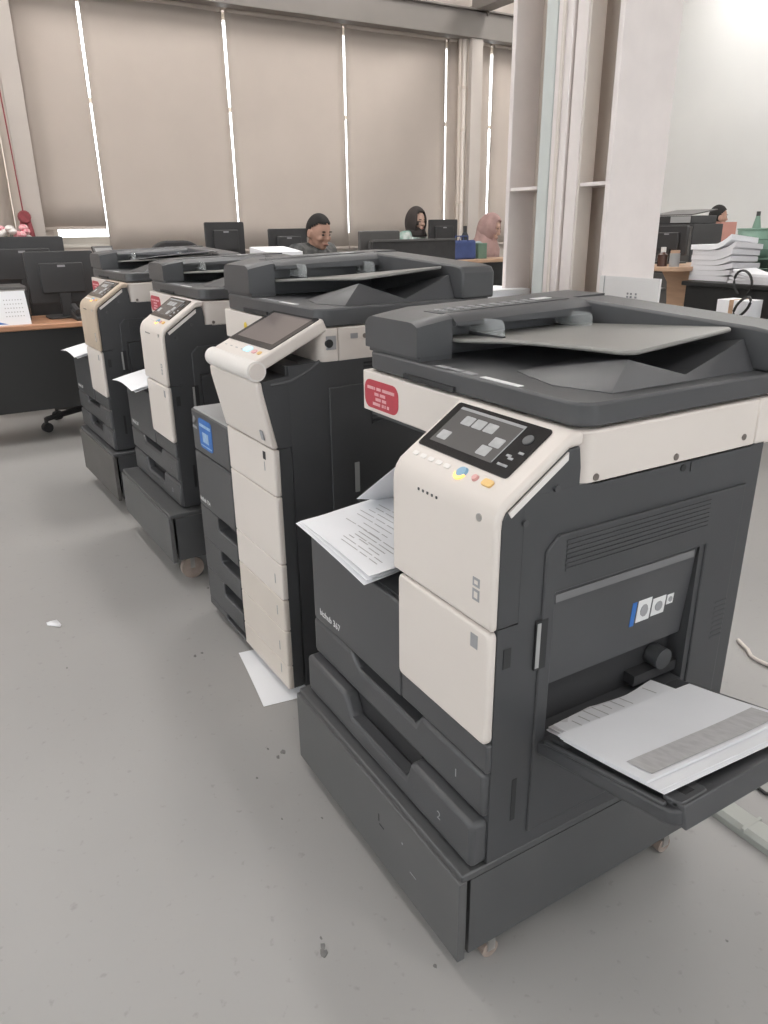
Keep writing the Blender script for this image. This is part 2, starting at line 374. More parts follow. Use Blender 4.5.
for k, u in enumerate((459.5, 463.5, 467.5)):
    p = at(u, 100, 0, -6.9)
    pp = thing('wall_pipe', ['thin tan pipe beside the last blind strip', 'middle tan pipe of the three on the window wall', 'tan pipe next to the far wall column'][k], 'pipe', (-6.9, p.y, 0), 0, 'pipes on the window wall')
    MB().cyl((0, 0, 0), (0, 0, 3.10), (.018, .03, .024)[k], n=12).build('run', (STEELT, STEEL, STEELT)[k], pp)
    for z in (.9, 1.45, 2.2, 2.62): MB().cyl((0, 0, z), (0, 0, z + .03), (.024, .036, .03)[k], n=12).build('clip', STEELT, pp)

# big H column behind the copiers: two flanges, web, stiffeners, pipes
CX0, CX1, CY0, CY1 = -1.765, -1.225, 1.30, 1.565
ym = (CY0 + CY1) / 2
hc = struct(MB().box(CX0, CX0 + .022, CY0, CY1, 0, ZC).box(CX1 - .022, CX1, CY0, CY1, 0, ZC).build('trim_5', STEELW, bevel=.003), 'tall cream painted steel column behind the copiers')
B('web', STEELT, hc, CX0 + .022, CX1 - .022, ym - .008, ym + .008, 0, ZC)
zs_ = at(505, 190, 1, CY0).z
for z in (zs_, zs_ + 2.0):
    B('stiffener', STEELW, hc, CX0 + .022, CX1 - .022, CY0 + .006, ym - .008, z - .006, z + .006)
    B('stiffener', STEELW, hc, CX0 + .022, CX1 - .022, ym + .008, CY1 - .006, z - .006, z + .006)
B('base_plate', STEELW, hc, CX0 - .06, CX1 + .06, CY0 - .08, CY1 + .08, 0, .025)
xa = at(546, 100, 1, CY0).x; xb = at(557, 100, 1, CY0).x; xc = at(572, 100, 1, CY0).x; xd = at(585, 100, 1, CY0).x
pt = thing('conduit', 'pale blue square conduit running up the big column', 'conduit', ((xa + xb) / 2, CY0, 0))
MB().box(-(xb - xa) / 2, (xb - xa) / 2, -.02, .02, .03, ZC).build('run', PIPEB, pt, bevel=.004)
for z in (.7, 2.0, 3.2): B('clip', STEELW, pt, -(xb - xa) / 2 - .004, (xb - xa) / 2 + .004, -.024, .024, z, z + .02)
pt = thing('conduit', 'cream angle conduit in the middle of the big column', 'conduit', ((xb + xc) / 2, CY0, 0))
hw = (xc - xb) / 2
MB().prism('z', [(-hw + .004, -.02), (hw - .006, -.012), (hw - .006, .06), (-hw + .004, .06)], .03, ZC).build('run', STEELW, pt, bevel=.003)
B('seam_cover', STEEL, pt, -.006, .004, -.026, -.017, .03, ZC)
pt = thing('conduit', 'wide cream cable duct right of the angle conduit on column', 'conduit', ((xc + xd) / 2, CY0, 0))
hw = (xd - xc) / 2
MB().box(-hw, hw, 0, .07, .03, ZC).build('run', STEEL, pt, bevel=.004)
B('lid', STEELW, pt, -hw + .006, hw - .006, -.006, .0, .03, ZC)

# ceiling lamp panels, all above the top edge of the frame
ROWS = ((-5.4, 'first'), (-2.8, 'second'), (-.2, 'third'), (2.4, 'fourth'))
COLS = ((-3.0, 'sixth'), (-.9, 'fifth'), (1.2, 'fourth'), (3.3, 'third'), (5.4, 'second'), (7.3, 'first'))
for i, (x, r) in enumerate(ROWS):
    for j, (y, c) in enumerate(COLS):
        if (i, j) in LAMPS_OFF: continue
        t = thing('ceiling_lamp', 'white ceiling lamp panel, %s row from the blinds, %s from the end wall' % (r, c), 'lamp', (x, y, ZC - .06), 0, 'ceiling lamp panels')
        B('housing', STEELW, t, -.62, .62, -.17, .17, .0, .06)
        B('diffuser', LAMPM, t, -.6, .6, -.15, .15, -.008, .0)

# ------------------------------------------------------------------ copiers
W = .615
def make_feeder(t, z0, sz):
    """document feeder and lid on top of the scanner; z0 top of the white band, sz height scale"""
    def Z(z): return z0 + z * sz
    MB().prism('z', rrect(-.609, -.004, .004, .53, .035, corners=(1, 1, 0, 1)), Z(.001), Z(.036)).build('lid', DARK, t, bevel=.004)
    B('lid_grip', BLACK, t, -.46, -.30, -.001, .006, Z(.003), Z(.012))
    # feeder head: top rises from the front edge to the back, rounded at the left and right edges
    def tf(x, y):
        z = .103 + .012 * min(1, max(0, y) / .09) ** .7 + .012 * y / .45
        z -= .014 * max(0, (-.585 - x) / .027) ** 2 + .008 * max(0, (x + .452) / .028) ** 2
        return Z(z)
    xs0 = [-.612, -.606, -.598, -.585, -.55, -.51, -.47]; xs1 = [-.47, -.455, -.442, -.432, -.424]; ys = [.006, .012, .03, .055, .09, .2, .32, .45, .52]
    def slab(xs, ys_, zlo):
        m_ = MB(); nx, ny = len(xs), len(ys_)
        vs = [(x, y, tf(x, y)) for y in ys_ for x in xs] + [(x, y, zlo) for y in ys_ for x in xs]; k = nx * ny; fs = []
        for j_ in range(ny - 1):
            for i_ in range(nx - 1):
                q_ = (j_ * nx + i_, j_ * nx + i_ + 1, (j_ + 1) * nx + i_ + 1, (j_ + 1) * nx + i_); fs.append(q_); fs.append(tuple(p_ + k for p_ in reversed(q_)))
        for i_ in range(nx - 1):
            fs.append((i_, i_ + k, i_ + 1 + k, i_ + 1)); a_ = (ny - 1) * nx + i_; fs.append((a_ + 1, a_ + 1 + k, a_ + k, a_))
        for j_ in range(ny - 1):
            a_ = j_ * nx; fs.append((a_ + nx, a_ + nx + k, a_ + k, a_)); a_ += nx - 1; fs.append((a_, a_ + k, a_ + nx + k, a_ + nx))
        return m_.add(vs, fs)
    slab(xs0, ys, Z(.044)).build('feeder', DARK, t)
    B('feeder_foot', SIDE, t, -.606, -.424, .012, .085, Z(.036), Z(.0445)); B('feeder_foot', SIDE, t, -.606, -.475, .0855, .52, Z(.036), Z(.0445))
    slab(xs1, [.006, .012, .03, .055, .085], Z(.044)).build('feeder_cheek', DARK, t)
    slab(xs1 + [-.414], [.0855, .13, .2, .32, .425], Z(.096)).build('feeder_hood', DARK, t)
    # instruction strip with pictograms
    def on_top(x0, x1, y0, y1, h):
        n_ = 4
        return MB().grid(lambda u, v: (x0 + (x1 - x0) * u, y0 + (y1 - y0) * v, tf(x0 + (x1 - x0) * u, y0 + (y1 - y0) * v) + h), 3, n_, h)
    st = on_top(-.505, -.448, .075, .395, .0010).build('instruction_strip', DARK2, t)
    for k in range(9):
        y = .09 + k * .027
        for (a_, b__) in ((-.497, -.486), (-.480, -.476), (-.469, -.464)):
            on_top(a_, b__, y, y + .013, .0018).build('pictogram', TXTG, st)
    on_top(-.500, -.478, .335, .375, .0020).build('pictogram', TXTW, st)
    # paper tray of the feeder (grey) with clear guides
    def tz(x, y=.15): return Z(.072 + (x + .45) / .40 * (.016 + .014 * (y - .15) / .27) + .004 * (y - .09) / .33)
    poly = [(-.47, .088), (-.405, .088), (-.37, .105), (-.33, .128), (-.27, .142), (-.16, .150), (-.075, .150), (-.058, .165), (-.075, .405), (-.09, .42), (-.47, .42)]
    mb = MB(); n = len(poly)
    mb.add([(x, y, tz(x, y)) for x, y in poly] + [(x, y, tz(x, y) - .007) for x, y in poly], [tuple(range(n)), tuple(range(2 * n - 1, n - 1, -1))] + [(i, i + n, (i + 1) % n + n, (i + 1) % n) for i in range(n)])
    dt = mb.build('document_tray', TRAYG, t, bevel=.003)
    for k, y in enumerate((.15, .37)):
        MB().prism('y', rrect(-.455, -.355, tz(-.40) + .001, tz(-.40) + .032 * sz, .012, corners=(0, 1, 1, 0)), y - .0015, y + .0015).build('paper_guide', CLEAR, dt)
        B('guide_base', DARK, dt, -.455, -.355, y - .004, y + .004, tz(-.40) - .002, tz(-.40) + .004)
    # rail along the back and end block
    MB().prism('y', [(-.47, Z(.036)), (-.47, Z(.125)), (-.40, Z(.122)), (-.05, Z(.106)), (-.015, Z(.102)), (-.004, Z(.09)), (-.004, Z(.036))], .425, .53).build('rear_rail', DARK, t, bevel=.005)
    # output bed with its V-notched ridge
    pk = (-.062, .148, Z(.077)); va = (-.062, .285, Z(.040)); bk = (-.062, .415, Z(.085))
    L = [(-.25, .095, Z(.0372)), (-.29, .285, Z(.0372)), (-.29, .424, Z(.0372))]; Rr = [(-.036, .092, Z(.0372)), (-.036, .285, Z(.0372)), (-.036, .424, Z(.0372))]; Fp = (-.13, .062, Z(.0372)); top = (-.062, .424, Z(.085)); lt = (-.29, .424, Z(.04))
    vs = [L[0], L[1], lt, Rr[0], Rr[1], Rr[2], pk, va, top, Fp, L[2]]
    lo = len(vs); vs += [(x, y, Z(.030)) for (x, y, z) in (L[0], Fp, Rr[0], Rr[2], L[2])]
    fs = [(0, 9, 6), (0, 6, 1), (6, 7, 1), (1, 7, 8), (1, 8, 2), (6, 3, 4, 7), (7, 4, 5, 8), (9, 3, 6), (8, 5, 10, 2), (1, 2, 10), (0, 1, 10), (lo, lo + 1, lo + 2, lo + 3, lo + 4), (0, 9, lo + 1, lo), (9, 3, lo + 2, lo + 1), (3, 4, 5, lo + 3, lo + 2), (5, 10, lo + 4, lo + 3), (10, 0, lo, lo + 4)]
    MB().add(vs, fs).build('output_bed', DARK, t)
    # small labels on the lid
    p = MB()
    for k in range(3): p.box(-.375 + k * .038, -.345 + k * .038, .013 + .003 * (k % 2), .028, Z(.036), Z(.036) + .0008)
    p.build('lid_label', TXTG, t)
    B('lid_label', TXTW, t, -.245, -.15, .012, .024, Z(.036), Z(.036) + .0009)

SLO = Vector((0, .116, .078)).normalized()
def make_copier(label, loc, rz, opened, door_mat, pulled):
    t = thing('photocopier', label, 'photocopier', loc, rz, 'low photocopiers with document feeders')
    b = MB()
    b.box(-.607, -.036, -.108, .43, .004, .37)
    b.box(-.262, -.036, -.108, .43, .37, .634)
    b.box(-.607, -.262, .27, .43, .37, .634)
    b.build('body', DARK, t)
    b = MB().add([(-.600, -.130, .371), (-.262, -.130, .371), (-.262, .27, .371), (-.600, .27, .371), (-.600, -.130, .374), (-.262, -.130, .378), (-.262, .27, .44), (-.600, .27, .42)],
                 [(0, 1, 2, 3), (4, 5, 6, 7), (0, 1, 5, 4), (1, 2, 6, 5), (2, 3, 7, 6), (3, 0, 4, 7)])
    b.build('output_tray', DARK2, t)
    B('scanner_underside', DARK2, t, -.600, -.262, .012, .27, .618, .636)
    # front cover with the maker's lettering
    fc = MB().prism('z', rrect(-.607, -.247, -.142, -.104, .012, corners=(0, 0, 0, 1)), .187, .376).build('front_cover', DARK, t, bevel=.004)
    text('lettering', 'bizhub 367', .021, TXTW, fc, (-.572, -.1424, .206), (1, 0, 0), (0, 0, 1))
    # two paper drawers with notched grips
    for k, (z0, z1, py) in enumerate([(.099, .184, 0.0), (.006, .094, pulled)]):
        gd = (.026, .044)[k]
        pts = [(-.607, z0), (-.004, z0), (-.004, z1), (-.185, z1), (-.200, z1 - gd), (-.405, z1 - gd), (-.43, z1), (-.607, z1)]
        d = MB().prism('y', pts, -.142 - py, -.106 - py).build('paper_drawer', DARK, t, bevel=.009, seg=3)
        B('grip_recess', BLACK, d, -.425, -.19, -.112 - py, -.1085 - py + .02, z1 - .042, z1 - .002)
        B('grip_lip', SIDE, d, -.41, -.205, -.138 - py, -.118 - py, z1 - gd - .006, z1 - gd + .002)
        text('drawer_number', '12'[k], .022, TXTG, d, (-.082 if k == 0 else -.10, -.1424 - py, z0 + .034), (1, 0, 0), (0, 0, 1))
        if py: B('drawer_box', DARK2, d, -.58, -.03, -.107 - py, -.08, z0 + .006, z1 - .02)
    # white doors right of the front
    B('lower_front', DARK, t, -.247, -.001, -.1405, -.107, .1875, .2415, bevel=.004)
    B('door_backing', DARK2, t, -.247, -.03, -.131, -.107, .2415, .441)
    pts = rrect(-.247, .0, .2425, .4375, .012)
    d = MB().prism('y', pts, -.147, -.131).build('toner_door', WHITE, t, bevel=.006, seg=3)
    B('door_mark', TXTG, d, -.043, -.026, -.1475, -.1465, .400, .423)
    # control panel: white shell over a dark body
    sh = [(-.147, .4405), (-.147, .600), (-.1455, .612), (-.141, .624), (-.133, .635), (-.018, .7125), (.004, .7125), (.004, .694), (-.020, .692), (-.128, .619), (-.133, .608), (-.134, .595), (-.134, .4405)]
    cp = MB().prism('x', sh, -.262, .003).build('control_panel', door_mat, t, bevel=.006, seg=3)
    MB().prism('x', [(-.1335, .441), (-.1335, .605), (-.127, .617), (-.02, .6905), (.001, .692), (.006, .66), (.006, .60), (-.09, .441)], -.259, -.0003).build('panel_body', SIDE, t, bevel=.002)
    FR = frame_xf((-.262, -.133, .635), (1, 0, 0), SLO)      # a: along x from the left edge, b: up the slope
    FRi = FR
    gl = MB().prism('z', rrect(.012, .232, .034, .134, .006), 0, .0022).xf(FR).build('touch_screen', GLASSB, cp)
    ds = MB().box(.030, .185, .048, .126, .0022, .0028).xf(FR).build('display', LCD, cp)
    for (a, bb) in ((.058, .094), (.086, .094), (.114, .094), (.038, .056), (.150, .074), (.140, .054)):
        MB().prism('z', rrect(a, a + .024, bb, bb + .018, .002, n=2), .0028, .0034).xf(FR).build('screen_icon', ICON, cp)
    MB().box(.03, .185, .121, .126, .0028, .0032).box(.1835, .1853, .05, .122, .0028, .0034).xf(FR).build('screen_frame_line', TXTG, cp)
    for (a, bb) in ((.195, .050), (.204, .064), (.213, .078), (.197, .068), (.206, .05)):
        MB().box(a, a + .010, bb, bb + .004, .0022, .003).xf(FR).build('key', TXTG, cp)
    MB().cyl((.208, .105, .002), (.208, .105, .004), .009, n=16).xf(FR).build('key', DARK, cp)
    for a, m, r in ((.150, SKYB, .0105), (.182, PINKK, .006)):
        MB().cyl((a, .017, 0), (a, .017, .004), r, r * .8, n=18).xf(FR).build('key', m, cp)
    MB().prism('z', [(.150 + .0115 * math.cos(x), .014 + .0115 * math.sin(x)) for x in [math.pi + math.pi * i / 8 for i in range(9)]], 0, .003).xf(FR).build('key_light', ORAN, cp)
    MB().prism('z', rrect(.200, .221, .011, .023, .004), 0, .003).xf(FR).build('key', YELK, cp)
    for k in range(5): MB().prism('z', rrect(.022 + k * .021, .036 + k * .021, .013, .021, .003), 0, .0015).xf(FR).build('key', WHITE2, cp)
    for k in range(5): B('indicator', DARK, cp, -.186 + k * .012, -.182 + k * .012, -.1476, -.1465, .602, .606)
    MB().cyl((-.034, -.1475, .606), (-.034, -.139, .606), .006, n=14).build('panel_lock', CHROME, cp)
    # white trim on the slanted side of the panel
    MB().prism('x', [(-.124, .6185), (-.022, .6875), (-.022, .676), (-.119, .6105)], -.003, .0020).build('panel_side_trim', WHITE2, cp)
    for (y, z) in ((-.094, .598), (-.040, .638)): MB().cyl((-.004, y, z), (.004, y, z), .005, n=10).build('panel_stud', DARK, cp)
    for (z, h) in ((.500, .014), (.478, .018)):
        B('print_mark', TXTG, cp, -.042, -.026, -.1476, -.1465, z, z + h)
        B('print_mark', WHITE, cp, -.038, -.030, -.1479, -.1470, z + .004, z + h - .004)
    # white scanner band with seam, screws and a red notice
    bd = MB().prism('z', rrect(-W, 0, 0, .402, .030, corners=(1, 0, 0, 0)), .628, .7095).build('scanner_band', WHITE, t, bevel=.003)
    B('band_rear', WHITE, t, -W, 0, .4035, .55, .630, .7095, bevel=.003)
    for y, z in ((.036, .641), (.207, .643), (.372, .650)):
        MB().cyl((-.003, y, z), (.0015, y, z), .0055, n=12).build('screw', SCREW, bd)
    q = [at(364, 382, 1, 0), at(400, 410, 1, 0)]
    stk = MB().prism('y', rrect(-.606, -.478, .637, .694, .020), -.0014, .0005).build('red_notice', RED, bd)
    rows = [(.678, [(-.594, -.571), (-.567, -.562), (-.558, -.540), (-.536, -.492)]), (.667, [(-.566, -.550), (-.545, -.524)]), (.657, [(-.562, -.540), (-.537, -.522)]), (.647, [(-.573, -.543), (-.538, -.530), (-.527, -.521), (-.518, -.508)])]
    for z, ws in rows:
        p = MB()
        for (a, c2) in ws:
            x = a
            while x < c2 - .002: p.box(x, x + .0030, -.0020, -.0013, z - .0030, z + .0030); x += .0042
        p.build('notice_line', PINKD, stk)
    # right side: cover frame around the feed recess, raised door, louvres
    zt, ztop = .47, .634
    sc = MB()
    sc.box(-.037, 0, -.132, -.028, .006, .44); sc.box(-.037, 0, -.095, -.028, .44, .634)
    sc.box(-.037, 0, -.028, .30, zt, .634); sc.box(-.037, 0, .30, .43, .006, .634); sc.box(-.037, 0, -.028, .30, .006, .212)
    s_ = sc.build('side_cover', SIDE, t)
    fr = MB().prism('x', [(-.052, .035), (-.052, .545), (-.030, .566), (.395, .566), (.395, .035), (.312, .035), (.312, zt + .004), (-.028, zt + .004), (-.028, .212), (.30, .212), (.30, .035)], -.002, .004)
    fr.build('side_door', SIDE, t, bevel=.0025)
    B('side_door_edge', TXTG if False else DARK, t, .001, .0055, -.030, .393, .5635, .5665)
    for k in range(7):
        z = .506 + k * .0075
        B('vent_louvre', SIDE, s_, .003, .0056, -.014, .305, z, z + .0046)
    for k in range(8):
        z = .275 + k * .010
        B('vent_slit', DARK2, s_, .0025, .0047, .362, .392, z, z + .0045)
    B('grip_slot', BLACK, s_, .0005, .0046, -.062, -.040, .352, .436)
    B('grip_slot_plate', TOPG, s_, .0035, .0056, -.061, -.054, .356, .432)
    B('side_slit', BLACK, s_, .0002, .0010, -.088, -.079, .075, .157)
    B('side_lock', BLACK, s_, .0002, .0012, -.120, -.106, .372, .405)
    MB().cyl((.0, .227, .622), (.0018, .227, .622), .006, n=12).build('cover_hole', BLACK, s_)
    B('cover_mark', DARK2, s_, .0, .0014, .245, .268, .613, .630)
    # feed recess and manual-feed tray
    if opened:
        B('recess_wall', BLACK, t, -.040, -.0355, -.028, .30, .212, zt)
        pn = MB().prism('x', [(.0, 0), (.0, 0)], 0, 0) if False else None
        MB().add([(-.004, -.027, zt), (-.004, .299, zt), (-.016, .299, .30), (-.016, -.027, .30), (-.022, -.027, zt), (-.022, .299, zt), (-.034, .299, .30), (-.034, -.027, .30)],
                 [(0, 1, 2, 3), (4, 5, 6, 7), (0, 1, 5, 4), (1, 2, 6, 5), (2, 3, 7, 6), (3, 0, 4, 7)]).build('feed_panel', DARK, t)
        B('feed_panel_highlight', mat('edge_highlight', (0.16, 0.16, 0.165), .4, .05, 10), t, -.010, .002, -.026, .285, zt - .014, zt - .001)  # highlight along the panel's top edge, put in as a lighter strip
        def SX(z): return -.016 + (z - .30) / .17 * .012 + .0007
        for (y0, y1, z0, z1, m) in ((.160, .170, .352, .398, BLUE), (.174, .206, .356, .398, TXTW), (.210, .242, .358, .392, TXTW), (.246, .262, .371, .390, TXTW)):
            lb = MB().add([(SX(z0), y0, z0), (SX(z0), y1, z0), (SX(z1), y1, z1), (SX(z1), y0, z1), (SX(z0) - .001, y0, z0), (SX(z0) - .001, y1, z0), (SX(z1) - .001, y1, z1), (SX(z1) - .001, y0, z1)], [(0, 1, 2, 3), (7, 6, 5, 4), (0, 4, 5, 1), (1, 5, 6, 2), (2, 6, 7, 3), (3, 7, 4, 0)]).build('feed_label', m, t)
            if m is TXTW:
                MB().prism('x', [((y0 + y1) / 2 + .28 * (y1 - y0) * math.cos(a), (z0 + z1) / 2 + .28 * (z1 - z0) * math.sin(a)) for a in [2 * math.pi * i / 10 for i in range(10)]], SX((z0 + z1) / 2), SX((z0 + z1) / 2) + .0012).build('feed_label_print', TXTG, lb)
        MB().cyl((-.034, .255, .262), (-.006, .255, .262), .020, n=16).build('feed_roller', DARK2, t)
        B('feed_block', BLACK, t, -.036, -.012, .19, .299, .225, .245)
        U = Vector((.245, 0, .055)).normalized()
        FT = frame_xf((-.004, -.030, .212), U, (0, 1, 0))
        ty = .325
        tr_ = MB().prism('z', rrect(.0, .272, -.012, ty, .022, corners=(1, 1, 0, 0)), -.024, .0).xf(FT).build('feed_tray', SIDE, t, bevel=.004)
        MB().prism('y', [(.274, -.028), (.274, .008), (.262, .008), (.240, 0), (.240, -.020)], .0, ty - .008).xf(FT).build('tray_rim', DARK, tr_, bevel=.002)
        MB().box(.02, .25, -.011, -.003, 0, .006).xf(FT).build('tray_side_rim', DARK, tr_, bevel=.002)
        MB().prism('z', rrect(.236, .270, .0, .055, .008), .0, .010).xf(FT).build('tray_stop', DARK, tr_, bevel=.002)
        MB().box(.246, .260, .020, .038, .010, .0105).xf(FT).build('tray_stop_slot', BLACK, tr_)
        MB().box(.030, .055, .0, .014, -.004, .010).xf(FT).build('side_guide', DARK, tr_)
    else:
        MB().prism('x', rrect(-.026, .298, .214, zt - .002, .006), -.036, .002).build('feed_tray', SIDE, t, bevel=.003)
        B('tray_grip', BLACK, t, .001, .0032, .10, .17, zt - .03, zt - .012)
    make_feeder(t, .7125, 1.0)
    return t

m1 = make_copier('nearest photocopier with a loaded manual feed tray open on its side', (0, 0, .2225), 0, True, WHITE, .020)
m3 = make_copier('photocopier with bright white panel on raised stand, just left of the tall one', (-1.80, .05, .2675), .02, False, WHITE, 0)
m4 = make_copier('farthest photocopier, its control panel yellowed with age', (-2.63, .0, .2855), .04, False, YELLOWED, 0)

# tall floor-standing copier
def make_tall(loc, rz):
    t = thing('photocopier', 'tall floor-standing photocopier with white drawer column and blue sticker', 'photocopier', loc, rz)
    B('body', DARK, t, -.611, -.006, -.09, .52, .03, .69, bevel=.004)
    MB().prism('x', [(-.121, .708), (-.150, .850), (-.150, .872), (-.08, .880), (-.08, .708)], -.305, -.0006).build('tower_upper', SIDE, t)
    B('tower_front', DARK2, t, -.311, -.001, -.119, -.09, .033, .706)
    B('upper_body', SIDE, t, -.30, -.006, -.09, .52, .69, .902)
    B('rear_body', SIDE, t, -.611, -.30, .28, .52, .69, .902)
    B('output_tray', TOPG, t, -.605, -.30, -.130, .28, .69, .700, bevel=.003)
    up = B('upper_front', DARK, t, -.615, -.312, -.135, -.09, .567, .696, bevel=.006)
    text('lettering', 'bizhub 754', .02, TXTW, B('middle_front', DARK, t, -.615, -.312, -.135, -.09, .388, .564, bevel=.004), (-.605, -.1354, .403), (1, 0, 0), (0, 0, 1))
    st = MB().prism('y', rrect(-.548, -.440, .590, .680, .014), -.1364, -.1345).build('blue_sticker', BLUE, up)
    B('sticker_border', BLUEL, st, -.540, -.448, -.1369, -.1362, .655, .664); B('sticker_print', BLUEL, st, -.520, -.470, -.1369, -.1362, .610, .640); B('sticker_border', BLUEL, st, -.540, -.448, -.1369, -.1362, .597, .600)
    B('badge', TXTG, up, -.606, -.570, -.1362, -.1345, .638, .645); MB().tube([(-.598, -.136, .655), (-.588, -.136, .675), (-.578, -.136, .668), (-.588, -.136, .652)], .0018, 6).build('badge', TXTG, up)
    for k in range(4):
        z1 = .386 - k * .110; z0 = max(z1 - .109, .03)
        pts = [(-.615, z0), (-.312, z0), (-.312, z1 - .046), (-.452, z1 - .046), (-.462, z1 - .040), (-.462, z1 - .006), (-.452, z1), (-.615, z1)]
        if k == 3: pts = [(-.615, z0 + .0), (-.312, z0), (-.312, z1 - .02), (-.452, z1 - .02), (-.462, z1 - .015), (-.462, z1 - .006), (-.452, z1), (-.615, z1)]
        d = MB().prism('y', pts, -.135, -.09).build('paper_drawer', DARK, t, bevel=.004)
        B('grip_recess', BLACK, d, -.460, -.313, -.098, -.088, z0 + .004, z1 - .002)
    # white column of panels at the right of the front
    zs = [.031, .103, .210, .302, .403, .586, .706]
    for k in range(6):
        m = YELL2 if k < 3 else WHITE
        d = MB().prism('z', rrect(-.31, .0, -.135, -.119, .008, corners=(1, 0, 0, 1)), zs[k] + .001, zs[k + 1] - .0015).build('white_panel', m, t, bevel=.003)
        if k in (0, 1, 2, 3): B('panel_slot', TXTG, d, -.046, -.042, -.1356, -.134, zs[k] + .035, zs[k] + .062)
        if k == 5: B('usb_port', BLACK, d, -.066, -.050, -.1358, -.134, zs[k] + .085, zs[k] + .105); B('panel_slot', TXTG, d, -.062, -.058, -.1356, -.134, zs[k] + .055, zs[k] + .078)
    wp = MB().prism('x', [(-.136, .708), (-.166, .850), (-.167, .872), (-.152, .872), (-.150, .850), (-.120, .708)], -.31, .0).build('upper_white_panel', WHITE, t, bevel=.005)
    MB().box(-.045, -.03, -.0015, .0015, -.012, .012).xf(Matrix.Translation((0, -.1455, .738)) @ Matrix.Rotation(.208, 4, 'X')).build('print_mark', TXTG, wp)
    # tilting touch panel
    S = Vector((0, .13, .06)).normalized()
    FR = frame_xf((-.268, -.146, .918), (1, 0, 0), S)
    pn = MB().prism('z', rrect(0, .272, -.020, .180, .012), -.018, .012).xf(FR).build('touch_panel', WHITE, t, bevel=.006, seg=3)
    MB().cyl((-.272, -.166, .899), (.007, -.166, .899), .0235, n=24).build('panel_roll', WHITE2, pn)
    MB().cyl((.006, -.166, .899), (.010, -.166, .899), .0185, n=24).build('roll_cap', WHITE, pn)
    MB().prism('z', rrect(.006, .262, .030, .174, .006), .012, .0135).xf(FR).build('touch_glass', GLASSB, pn)
    MB().box(  .026, .240, .048, .164, .0135, .0141).xf(FR).build('display', LCD2, pn)
    for k in range(4): MB().box(.030 + k * .035, .042 + k * .035, .006, .009, .012, .0126).xf(FR).build('key', INKP, pn)
    MB().prism('z', rrect(.150, .185, .004, .022, .006), .012, .0145).xf(FR).build('key', CYANL, pn)
    MB().prism('z', rrect(.200, .220, .005, .018, .005), .012, .014).xf(FR).build('key', PINKD, pn); MB().prism('z', rrect(.230, .247, .006, .017, .005), .012, .014).xf(FR).build('key', YELK, pn)
    MB().prism('x', [(-.08, .80), (-.08, .875), (-.04, .905), (.02, .902), (.02, .80)], -.255, -.004).build('panel_arm', SIDE, t, bevel=.004)
    MB().tube([(-.003, -.13, .862), (-.003, -.08, .866), (-.003, -.03, .886), (-.003, .0, .905)], .005, 8).build('arm_rib', DARK, t)
    # band
    bd = MB().prism('z', rrect(-W, 0, 0, .05, .025, corners=(1, 0, 0, 0)), .900, .980).build('scanner_band', WHITE, t, bevel=.003)
    b2 = B('band_rear', WHITE, t, -W, 0, .0515, .56, .900, .980, bevel=.003)
    MB().cyl((-.002, .025, .945), (.004, .025, .945), .010, n=16).build('band_port', BLACK, bd); B('band_port_cover', TXTG, bd, -.001, .002, .018, .044, .930, .962)
    B('band_mark', TXTG, b2, -.001, .001, .085, .105, .952, .964); MB().cyl((-.002, .125, .956), (.0015, .125, .956), .006, n=12).build('screw', SCREW, b2)
    MB().cyl((-.455, -.0012, .945), (-.455, .002, .945), .010, n=14).build('yellow_dot', YELLOW, bd)
    # right side
    s_ = B('side_cover', SIDE, t, -.007, 0, -.085, .52, .03, .902)
    B('side_door', SIDE, t, -.001, .004, .02, .48, .10, .84, bevel=.002)
    for k in range(8): B('vent_louvre', DARK2, s_, .003, .007, .14, .44, .735 + k * .011, .740 + k * .011)
    for k in range(5): B('vent_slit', BLACK, s_, 0, .0015, .12, .26, .853 + k * .009, .857 + k * .009)
    B('grip_slot_plate', TOPG, s_, .003, .006, .085, .098, .56, .64)
    B('plinth', BLACK, t, -.60, -.01, -.07, .50, .0, .032)
    make_feeder(t, .981, 1.2)
    return t
m2 = make_tall((-.895, .04, 0), .02)

# ------------------------------------------------------------------ stands under the copiers
def make_stand(label, loc, rz, x0, x1, y0, y1, zb, zt, m, mf, open_side=False, scratches=False, ci=.035):
    t = thing('copier_stand', label, 'stand', loc, rz, 'low rolling stands under the copiers')
    B('top_board', m, t, x0, x1, y0 + .006, y1, zt - .016, zt, bevel=.003)
    B('back_board', m, t, x0, x1, y1 - .016, y1, zb, zt - .0165)
    B('bottom_board', m, t, x0 + .017, x1 - .017, y0 + .024, y1 - .017, zb + .001, zb + .016)
    d = B('front_board', mf, t, x0 - .002, x1 + .002, y0, y0 + .016, zb - .006, zt - .012, bevel=.002)
    for s in (x0, x1 - .016): B('side_board', m, t, s, s + .016, y0 + .024, y1 - .016, zb + (.0), zt - .016)
    if open_side: B('inner_shelf', DARK2, t, x0 + .02, x1 - .02, y0 + .03, y1 - .02, zt - .05, zt - .045)
    for sx in (x0 + .045, x1 - ci):
        for sy in (y0 + .075, y1 - .06):
            r = max(.016, zb / 2 - .004)
            c = MB().cyl((sx - .011, sy, r), (sx + .011, sy, r), r, n=18).build('caster', CAST, t)
            B('caster_fork', CHROME, c, sx - .014, sx + .014, sy - .008, sy + .008, r, zb)
    if scratches:
        MB().box(-.262, -.259, y0 - .0006, y0 + .001, .135, .152).box(-.259, -.242, y0 - .0006, y0 + .001, .128, .131).build('scratch', BLACK, d)
        B('scratch', TXTG, d, -.178, -.174, y0 - .0006, y0 + .001, .148, .152); B('scratch', TXTG, d, -.15, -.13, y0 - .0006, y0 + .001, .105, .1065)
    return t
